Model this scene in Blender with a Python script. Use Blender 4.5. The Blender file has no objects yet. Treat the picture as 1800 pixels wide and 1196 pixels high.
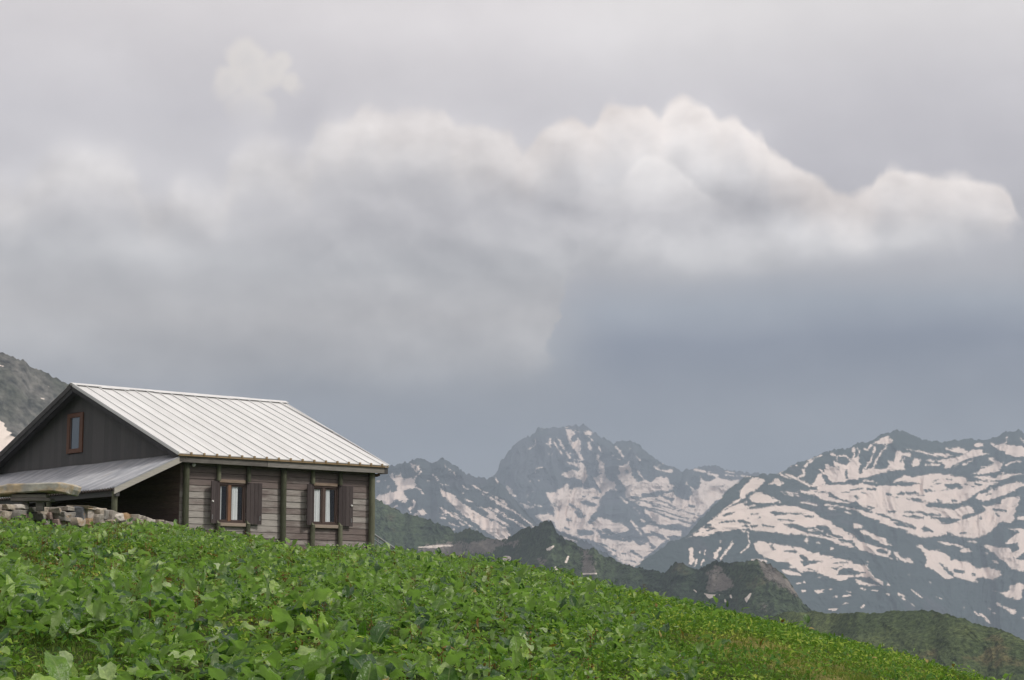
import bpy, math, random
import numpy as np
from math import radians as R

# ---------------------------------------------------------------- camera
sc = bpy.context.scene
FPX = 3125.0                     # focal length in pixels of the 1800 px wide photograph
PITCH = math.atan(448 / FPX)     # the lens looks a little uphill
cam_d = bpy.data.cameras.new('camera')
cam_d.sensor_width = 36.0
cam_d.lens = 36.0 * FPX / 1800
cam_d.clip_start = 0.2
cam_d.clip_end = 60000
cam = bpy.data.objects.new('camera', cam_d)
cam.rotation_euler = (math.pi / 2 + PITCH, 0, 0)
sc.collection.objects.link(cam)
sc.camera = cam

# ---------------------------------------------------------------- exposure
sc.view_settings.view_transform = 'Standard'
sc.view_settings.look = 'None'
sc.view_settings.gamma = 1
sc.view_settings.exposure = 0
sc.cycles.max_bounces = 6
sc.cycles.diffuse_bounces = 3
sc.cycles.glossy_bounces = 3
sc.cycles.transparent_max_bounces = 6

# ---------------------------------------------------------------- sun
SUN_AZ, SUN_EL = 112.0, 48.0     # degrees clockwise from the view direction, and above the horizon
sun_d = bpy.data.lights.new('sun', 'SUN')
sun_d.energy = 2.4
sun_d.angle = R(10)
sun_d.color = (1.0, 0.95, 0.88)
sun = bpy.data.objects.new('sun', sun_d)
sun.rotation_euler = (R(90 - SUN_EL), 0, R(180 - SUN_AZ))
sc.collection.objects.link(sun)

# ---------------------------------------------------------------- node helpers
def lin(r, g, b):
    f = lambda c: (c / 255 / 12.92) if c <= 10 else ((c / 255 + 0.055) / 1.055) ** 2.4
    return (f(r), f(g), f(b), 1.0)

class V:
    """a value in a node tree, with arithmetic"""
    tree = None
    def __init__(s, k): s.k = k
    @staticmethod
    def m(op, *a, clamp=False):
        n = V.tree.nodes.new('ShaderNodeMath'); n.operation = op; n.use_clamp = clamp
        for i, x in enumerate(a):
            if isinstance(x, V): V.tree.links.new(x.k, n.inputs[i])
            else: n.inputs[i].default_value = x
        return V(n.outputs[0])
    def __add__(s, o): return V.m('ADD', s, o)
    __radd__ = __add__
    def __sub__(s, o): return V.m('SUBTRACT', s, o)
    def __rsub__(s, o): return V.m('SUBTRACT', o, s)
    def __mul__(s, o): return V.m('MULTIPLY', s, o)
    __rmul__ = __mul__
    def clamp(s): return V.m('ADD', s, 0.0, clamp=True)
    def abs(s): return V.m('ABSOLUTE', s)

def node(t, **kw):
    n = V.tree.nodes.new(t)
    for k, v in kw.items(): setattr(n, k, v)
    return n
def put(sock, v):
    if isinstance(v, V): V.tree.links.new(v.k, sock)
    elif v is not None: sock.default_value = v
def step(v, a, b, smooth=True):
    n = node('ShaderNodeMapRange', interpolation_type='SMOOTHSTEP' if smooth else 'LINEAR')
    put(n.inputs[0], v); n.inputs[1].default_value = a; n.inputs[2].default_value = b
    return V(n.outputs[0])
def mixc(f, a, b, blend='MIX'):
    n = node('ShaderNodeMix', data_type='RGBA', blend_type=blend)
    put(n.inputs[0], f); put(n.inputs[6], a); put(n.inputs[7], b)
    return V(n.outputs[2])
def noise(vec, scale, detail=4, rough=0.55, dist=0.0, dims='3D'):
    n = node('ShaderNodeTexNoise', noise_dimensions=dims)
    put(n.inputs['Vector'], vec); n.inputs['Scale'].default_value = scale
    n.inputs['Detail'].default_value = detail; n.inputs['Roughness'].default_value = rough
    n.inputs['Distortion'].default_value = dist
    return V(n.outputs[0])
def mapped(vec, scale=(1, 1, 1), loc=(0, 0, 0), rot=(0, 0, 0)):
    n = node('ShaderNodeMapping')
    put(n.inputs[0], vec); n.inputs[1].default_value = loc; n.inputs[2].default_value = rot; n.inputs[3].default_value = scale
    return V(n.outputs[0])
def ramp(v, stops):
    n = node('ShaderNodeValToRGB'); e = n.color_ramp.elements
    while len(e) < len(stops): e.new(0.5)
    for el, (p, c) in zip(e, stops): el.position = p; el.color = c if len(c) == 4 else (*c, 1)
    put(n.inputs[0], v); return V(n.outputs[0])
def attr(name, out=2):
    n = node('ShaderNodeAttribute', attribute_name=name)
    return V(n.outputs[out])
def coords(kind='Object'):
    return V(node('ShaderNodeTexCoord').outputs[kind])
def material(name):
    m = bpy.data.materials.new(name); m.use_nodes = True; V.tree = m.node_tree
    b = m.node_tree.nodes['Principled BSDF']
    return m, b
def bump(b, h, strength, distance):
    n = node('ShaderNodeBump'); n.inputs['Strength'].default_value = strength; n.inputs['Distance'].default_value = distance
    put(n.inputs['Height'], h); V.tree.links.new(n.outputs[0], b.inputs['Normal'])
def curve(v, pts, x0, x1, y0, y1):
    """1-D profile through measured points (smooth)"""
    n = node('ShaderNodeFloatCurve'); c = n.mapping.curves[0]
    P = [((x - x0) / (x1 - x0), (y - y0) / (y1 - y0)) for x, y in pts]
    while len(c.points) < len(P): c.points.new(0.5, 0.5)
    for q, (x, y) in zip(c.points, P): q.location = (x, y); q.handle_type = 'AUTO_CLAMPED'
    n.mapping.update()
    put(n.inputs[1], (v - x0) * (1 / (x1 - x0)))
    return V(n.outputs[0]) * (y1 - y0) + y0

# bearings: where a thing measured in the photograph lies (a direction from the camera)
def bearing(px, py):
    a = (px - 900) / FPX; b = (598 - py) / FPX
    y = math.cos(PITCH) - b * math.sin(PITCH); z = math.sin(PITCH) + b * math.cos(PITCH)
    return a, y, z
def az_el(px, py):
    x, y, z = bearing(px, py)
    return math.degrees(math.atan2(x, y)), math.degrees(math.atan2(z, math.hypot(x, y)))
def point(px, py, D):
    x, y, z = bearing(px, py)
    return (x / y * D, D, z / y * D)

# ---------------------------------------------------------------- world: storm light, a deep layer of cloud
world = bpy.data.worlds.new('World'); sc.world = world; world.use_nodes = True
world.cycles.sampling_method = 'MANUAL'; world.cycles.sample_map_resolution = 512
SKY_GAIN = 1.17                  # the cloud is seen through the haze
def build_sky():
    V.tree = world.node_tree
    bg = world.node_tree.nodes['Background']
    d = coords('Generated')
    sep = node('ShaderNodeSeparateXYZ'); put(sep.inputs[0], d)
    dx, dy, dz = [V(o) for o in sep.outputs]
    az = V.m('DEGREES', V.m('ARCTAN2', dx, dy))
    el = V.m('DEGREES', V.m('ARCSINE', dz))
    # billow noises shared by all the clouds
    n1 = noise(d, 9.0, 5, 0.55)
    n2 = noise(d, 34.0, 6, 0.6)
    n3 = noise(mapped(d, loc=(3.1, 1.7, 0.4)), 17.0, 5, 0.55)
    bil = 1.0 - (n2 - 0.5).abs() * 4.0            # cauliflower edge
    soft = noise(mapped(d, (1, 1, 2.2)), 5.0, 4, 0.5)
    # backdrop: high overcast over a slate blue rain band
    wob = (soft - 0.5) * 1.6
    E = lambda y: az_el(900, y)[1]
    e0, e1 = -6.0, 24.0
    pos = lambda y: (E(y) - e0) / (e1 - e0)
    t = (el + wob - e0) * (1 / (e1 - e0))
    right = ramp(t, [(0.0, lin(132, 139, 149)), (pos(760), lin(135, 139, 147)), (pos(690), lin(132, 136, 146)), (pos(610), lin(131, 136, 149)),
                     (pos(545), lin(156, 161, 170)), (pos(480), lin(174, 174, 178)), (pos(390), lin(181, 179, 183)), (pos(300), lin(190, 188, 193)),
                     (pos(170), lin(202, 200, 204)), (pos(0), lin(217, 215, 216))])
    left = ramp(t, [(0.0, lin(134, 140, 149)), (pos(760), lin(136, 139, 146)), (pos(690), lin(147, 148, 152)), (pos(620), lin(172, 173, 175)),
                    (pos(520), lin(187, 185, 187)), (pos(400), lin(197, 195, 198)), (pos(220), lin(201, 199, 203)), (pos(0), lin(212, 209, 211))])
    side = step(az + (n1 - 0.5) * 3.0, az_el(900, 600)[0], az_el(1120, 600)[0])
    col = mixc(side, left, right)
    A = lambda pts: [az_el(x, y) for x, y in pts]
    x0, x1 = -20.0, 20.0
    # the left billows and the body of the big cumulus (its top edge, then its underside)
    topM = A([(-60, 320), (0, 292), (25, 300), (60, 270), (110, 248), (190, 242), (240, 265), (262, 320), (290, 325), (322, 296), (350, 312), (385, 318), (420, 262), (460, 232), (490, 245), (530, 263), (542, 262), (556, 222), (575, 205),
              (600, 200), (641, 179), (680, 187), (711, 180), (745, 183), (781, 184), (796, 204), (848, 209), (870, 219), (898, 223), (925, 241), (950, 222), (985, 200), (1005, 192), (1030, 198), (1048, 190), (1064, 172), (1082, 167), (1100, 178),
              (1120, 186), (1134, 180), (1146, 190), (1160, 192), (1176, 180), (1196, 164), (1215, 172), (1245, 177), (1262, 190), (1290, 188), (1310, 200), (1322, 218), (1342, 224), (1352, 248), (1388, 268), (1410, 292), (1450, 308), (1475, 320),
              (1505, 333), (1532, 320), (1545, 296), (1565, 284), (1600, 290), (1660, 288), (1700, 296), (1740, 310), (1765, 322), (1780, 350), (1830, 430), (1900, 470)])
    botM = A([(-60, 720), (200, 720), (500, 690), (700, 690), (900, 675), (955, 650), (975, 600), (990, 500), (1040, 480), (1200, 480), (1400, 470), (1550, 462),
              (1680, 450), (1740, 420), (1780, 385), (1830, 420), (1900, 460)])
    def cells(scale, loc=(0, 0, 0)):
        v = node('ShaderNodeTexVoronoi', feature='F1')
        put(v.inputs['Vector'], mapped(d, loc=loc)); v.inputs['Scale'].default_value = scale
        return 0.58 - V(v.outputs['Distance'])
    puff = cells(38) * 0.9 + cells(95, (2, 3, 1)) * 0.42
    crisp = step(az, az_el(500, 300)[0], az_el(640, 300)[0]) * 0.6 + step(az, az_el(850, 300)[0], az_el(1050, 300)[0]) * 0.4
    bump_amt = puff * mixf(crisp, 0.3, 0.62) + (n2 - 0.5) * 0.35 + (n1 - 0.5) * mixf(crisp, 1.2, 0.25) - 0.12
    f_top = curve(az + (n3 - 0.5) * mixf(crisp, 1.6, 0.4), topM, x0, x1, -2, 26) - el + bump_amt
    f_bot = el - curve(az + (n3 - 0.5) * 2.2 + (n1 - 0.5) * 3.0 + (n2 - 0.5) * 2.0 + puff * 0.5 - 0.1, botM, x0, x1, -2, 26) + (n1 - 0.5) * 1.0 + (n2 - 0.5) * 0.6
    mt = mixf(crisp, step(f_top, -0.5, 1.2), step(f_top, -0.08, 0.36))
    mb = mixf(step(az, az_el(780, 600)[0], az_el(960, 600)[0]), step(f_bot + (n1 - 0.5) * 2.2, -0.9, 1.5), step(f_bot, -0.3, 0.7))
    M = mt * mb
    # a low ledge of the cloud on the left hides the slate band
    body = ramp(t, [(0.0, lin(150, 155, 163)), (pos(690), lin(162, 161, 163)), (pos(640), lin(173, 171, 171)), (pos(560), lin(185, 182, 181)),
                    (pos(470), lin(187, 186, 187)), (pos(380), lin(198, 196, 198)), (pos(280), lin(207, 205, 206)), (pos(180), lin(212, 210, 211)), (pos(0), lin(214, 212, 212))])
    rim = step(f_top, 2.6, 0.0)
    rimc = mixc(crisp, lin(217, 213, 211), lin(244, 236, 231))
    body = mixc(rim * 0.75, body, rimc)
    # relief of the billows: lit from the upper right
    e_a = noise(mapped(d, (1, 1, 1.25)), 22.0, 5, 0.5)
    e_b = noise(mapped(d, (1, 1, 1.25), loc=(-0.007, 0, -0.012)), 22.0, 5, 0.5)
    w_a = noise(mapped(d, (1, 1, 1.6)), 8.0, 4, 0.5)
    w_b = noise(mapped(d, (1, 1, 1.6), loc=(-0.012, 0, -0.03)), 8.0, 4, 0.5)
    # an inner billow that stands in front of the big one
    topI = A([(880, 470), (940, 360), (1000, 330), (1060, 310), (1100, 290), (1130, 266), (1160, 258), (1186, 276), (1205, 290), (1225, 312), (1255, 335), (1280, 345), (1320, 372), (1380, 440), (1420, 520)])
    f_in = curve(az + (n3 - 0.5) * 1.6, topI, x0, x1, -2, 26) - el + puff * 0.75 - 0.2 + (n2 - 0.5) * 0.3
    inner = step(f_in, -0.05, 0.35) * step(el, az_el(1150, 395)[1], az_el(1150, 300)[1]) * step(az, az_el(980, 300)[0], az_el(1130, 300)[0])
    shade_in = (step(f_in, 2.2, 0.0) * inner * 0.05) - step(f_in, -1.2, 0.0) * (1.0 - step(f_in, -0.05, 0.35)) * step(az, az_el(1100, 300)[0], az_el(1200, 300)[0]) * step(el, az_el(1150, 400)[1], az_el(1150, 330)[1]) * step(f_top, 0.6, 1.8) * 0.05
    body = mixc(inner * 0.3, body, lin(224, 219, 216))
    wv = node('ShaderNodeTexNoise'); put(wv.inputs['Vector'], d); wv.inputs['Scale'].default_value = 14; wv.inputs['Detail'].default_value = 3
    wsub = node('ShaderNodeVectorMath', operation='SCALE'); V.tree.links.new(wv.outputs['Color'], wsub.inputs[0]); wsub.inputs['Scale'].default_value = 0.05
    wadd = node('ShaderNodeVectorMath', operation='ADD'); put(wadd.inputs[0], d); V.tree.links.new(wsub.outputs[0], wadd.inputs[1]); dw = V(wadd.outputs[0])
    def lit(scale, off, loc):
        out = []
        for k in (0, 1):
            v = node('ShaderNodeTexVoronoi', feature='F1')
            put(v.inputs['Vector'], mapped(dw, (1, 1, 1.35), loc=(loc - off * 0.7 * k, 0, -off * k))); v.inputs['Scale'].default_value = scale
            out.append(V(v.outputs['Distance']))
        return out[1] - out[0]
    lobes = lit(13, 0.012, 4.0) * mixf(crisp, 0.07, 0.22) + lit(34, 0.005, 7.0) * mixf(crisp, 0.06, 0.15)
    relief = lobes * M * step(el, az_el(900, 640)[1], az_el(900, 420)[1]) + shade_in + puff * rim * M * mixf(crisp, 0.02, 0.05) + (e_a - e_b) * mixf(rim, mixf(crisp, 0.16, 0.34), 0.6) * mixf(M, 0.1, 1.0) + (w_a - w_b) * mixf(M, 0.14, 0.35)
    col = mixc(M, col, body)
    # the small tower at the upper left
    tower = None
    for (x, y, r) in ((434, 104, 36), (400, 144, 29), (446, 140, 40), (512, 146, 15), (492, 108, 15), (474, 128, 26), (440, 190, 42)):
        a, e = az_el(x, y); rr = r / FPX * 57.3
        q = rr - V.m('SQRT', (az - a) * (az - a) + (el - e) * (el - e) + 0.0001)
        tower = q if tower is None else V.m('SMOOTH_MAX', tower, q, 0.12)
    tower = tower + puff * 0.3 + 0.08 + (n3 - 0.5) * 0.5 + (n2 - 0.5) * 0.8 + (n1 - 0.5) * 0.6
    tw = step(tower, -0.08, 0.34) * step(el + (n3 - 0.5) * 2.0, az_el(440, 235)[1], az_el(440, 135)[1])
    col = mixc(tw, col, mixc(step(tower, 0.9, 0.0), lin(215, 212, 211), lin(223, 219, 216)))
    # broad light and dark masses
    for (x, y, rx, ry, k) in ((1180, 235, 130, 60, .07), (1270, 230, 70, 45, .04), (1190, 320, 90, 50, .055), (1080, 330, 80, 60, .03), (1340, 378, 210, 24, -.075), (1310, 428, 190, 24, .10), (1560, 350, 130, 45, .05),
                              (1060, 425, 60, 16, .03), (1450, 430, 130, 30, .03), (1250, 395, 100, 20, -.03), (860, 400, 190, 60, -.06), (760, 300, 110, 50, -.045), (900, 460, 200, 40, -.02),
                              (640, 310, 70, 60, -.02), (700, 440, 140, 50, -.03), (620, 490, 170, 35, -.025), (190, 285, 75, 36, .075), (310, 320, 40, 24, .04), (170, 340, 130, 40, .02), (250, 450, 100, 22, .075), (30, 310, 40, 24, .04), (40, 470, 70, 22, .04), (140, 480, 90, 20, -.02), (420, 480, 90, 18, .03), (330, 420, 60, 30, .03),
                              (120, 400, 110, 24, -.03), (650, 500, 160, 18, .03), (620, 530, 220, 20, .01), (350, 540, 120, 24, .02), (40, 560, 150, 40, .01), (200, 600, 160, 30, -.02),
                              (360, 680, 200, 26, -.03), (560, 690, 160, 20, -.03), (300, 590, 120, 24, -.015), (860, 265, 100, 35, .03), (720, 205, 90, 24, .05), (600, 225, 45, 24, .04), (820, 240, 60, 26, .045), (1000, 260, 90, 50, .03), (1640, 60, 200, 40, -.015), (1050, 60, 120, 30, .03), (80, 110, 80, 40, .02), (660, 60, 110, 40, .03), (900, 30, 200, 50, .05), (1200, 40, 200, 40, .04), (170, 150, 60, 60, .02), (330, 230, 60, 70, -.03), (1790, 60, 60, 80, .02),
                              (560, 225, 60, 40, -.03), (445, 205, 38, 45, .035), (450, 265, 60, 40, .03), (545, 215, 22, 40, -.03), (590, 240, 50, 30, .03), (330, 320, 40, 30, .03), (20, 320, 50, 30, .03), (1560, 230, 180, 60, -.02), (1760, 440, 60, 30, .03),
                              (1100, 560, 110, 30, .015), (1030, 530, 60, 40, -.02), (1500, 600, 260, 24, -.02), (1200, 650, 200, 26, -.015)):
        a, e = az_el(x, y)
        qx = (az + wx(n1) - a) * (FPX / 57.3 / rx); qy = (el + wy(n3) - e) * (FPX / 57.3 / ry)
        gx = V.m('EXPONENT', (qx * qx + qy * qy) * -0.5) * k
        relief = relief + gx
    rl = node('ShaderNodeCombineXYZ')
    for i in range(3): put(rl.inputs[i], relief)
    add = mixc(1.0, col, V(rl.outputs[0]), 'ADD')
    # the clear daylight above the cloud only just comes through
    sky = node('ShaderNodeTexSky', sky_type='NISHITA', sun_disc=False)
    sky.sun_elevation = R(SUN_EL); sky.sun_rotation = R(SUN_AZ); sky.altitude = 2000
    thin = mixc(1.0, V(sky.outputs[0]), (0.08, 0.08, 0.08, 1), 'MULTIPLY')
    fin = mixc(1.0, mixc(1.0, mixc(0.05, add, thin), (1.19, 1.15, 1.11, 1), 'MULTIPLY'), (0.066, 0.064, 0.060, 1), 'SUBTRACT')
    put(bg.inputs[0], fin); bg.inputs[1].default_value = SKY_GAIN
def wx(n): return (n - 0.5) * 2.5
def wy(n): return (n - 0.5) * 1.5
def mixf(f, a, b):
    n = node('ShaderNodeMix', data_type='FLOAT')
    put(n.inputs[0], f); put(n.inputs[2], a); put(n.inputs[3], b)
    return V(n.outputs[0])
build_sky()

# ---------------------------------------------------------------- numpy helpers
rng = np.random.default_rng(7)
random.seed(7)
def _hash(ix, iy, s):
    h = (ix.astype(np.int64) * 374761393 + iy.astype(np.int64) * 668265263 + s * 974634777) & 0xffffffff
    h = ((h ^ (h >> 13)) * 1274126177) & 0xffffffff
    return ((h ^ (h >> 16)) & 0xffff) / 65535.0
def vnoise(x, y, s=0):
    ix = np.floor(x); iy = np.floor(y); fx = x - ix; fy = y - iy
    fx = fx * fx * fx * (fx * (fx * 6 - 15) + 10); fy = fy * fy * fy * (fy * (fy * 6 - 15) + 10)
    a = _hash(ix, iy, s); b = _hash(ix + 1, iy, s); c = _hash(ix, iy + 1, s); d = _hash(ix + 1, iy + 1, s)
    return (a + (b - a) * fx + (c - a) * fy + (a - b - c + d) * fx * fy) * 2 - 1
def fbm(x, y, s=0, o=5, g=0.5):
    t = 0; a = 1; n = 0
    for k in range(o):
        t = t + a * vnoise(x * 2 ** k + 17.3 * k, y * 2 ** k - 9.1 * k, s + k); n += a; a *= g
    return t / n
def ridged(x, y, s=0, o=5, g=0.5):
    t = 0; a = 1; n = 0
    for k in range(o):
        t = t + a * (1 - 2 * np.abs(vnoise(x * 2 ** k + 31.7 * k, y * 2 ** k + 5.3 * k, s + k))); n += a; a *= g
    return t / n

def mesh_np(name, verts, faces, mats, parent=None, smooth=False, midx=None):
    """verts (n,3), faces (m,4) or (m,3) -> one mesh object"""
    me = bpy.data.meshes.new(name)
    verts = np.asarray(verts, dtype=np.float32); faces = np.asarray(faces, dtype=np.int32)
    k = faces.shape[1]
    me.vertices.add(len(verts)); me.vertices.foreach_set('co', verts.ravel())
    me.loops.add(faces.size); me.loops.foreach_set('vertex_index', faces.ravel())
    me.polygons.add(len(faces))
    me.polygons.foreach_set('loop_start', np.arange(len(faces), dtype=np.int32) * k)
    if smooth: me.polygons.foreach_set('use_smooth', np.ones(len(faces), dtype=bool))
    if midx is not None: me.polygons.foreach_set('material_index', np.asarray(midx, dtype=np.int32))
    me.update(calc_edges=True); me.validate()
    for m in (mats if isinstance(mats, (list, tuple)) else [mats]): me.materials.append(m)
    o = bpy.data.objects.new(name, me); sc.collection.objects.link(o)
    if parent is not None: o.parent = parent
    return o
def add_attr(o, name, vals):
    a = o.data.attributes.new(name, 'FLOAT', 'POINT')
    a.data.foreach_set('value', np.asarray(vals, dtype=np.float32).ravel())
def tag(o, label=None, cat=None, group=None, kind=None):
    if label: o['label'] = label
    if cat: o['category'] = cat
    if group: o['group'] = group
    if kind: o['kind'] = kind
    return o
def grid_faces(nr, nc):
    i = np.arange(nr * nc).reshape(nr, nc)
    return np.stack([i[:-1, :-1], i[:-1, 1:], i[1:, 1:], i[1:, :-1]], -1).reshape(-1, 4)

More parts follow.
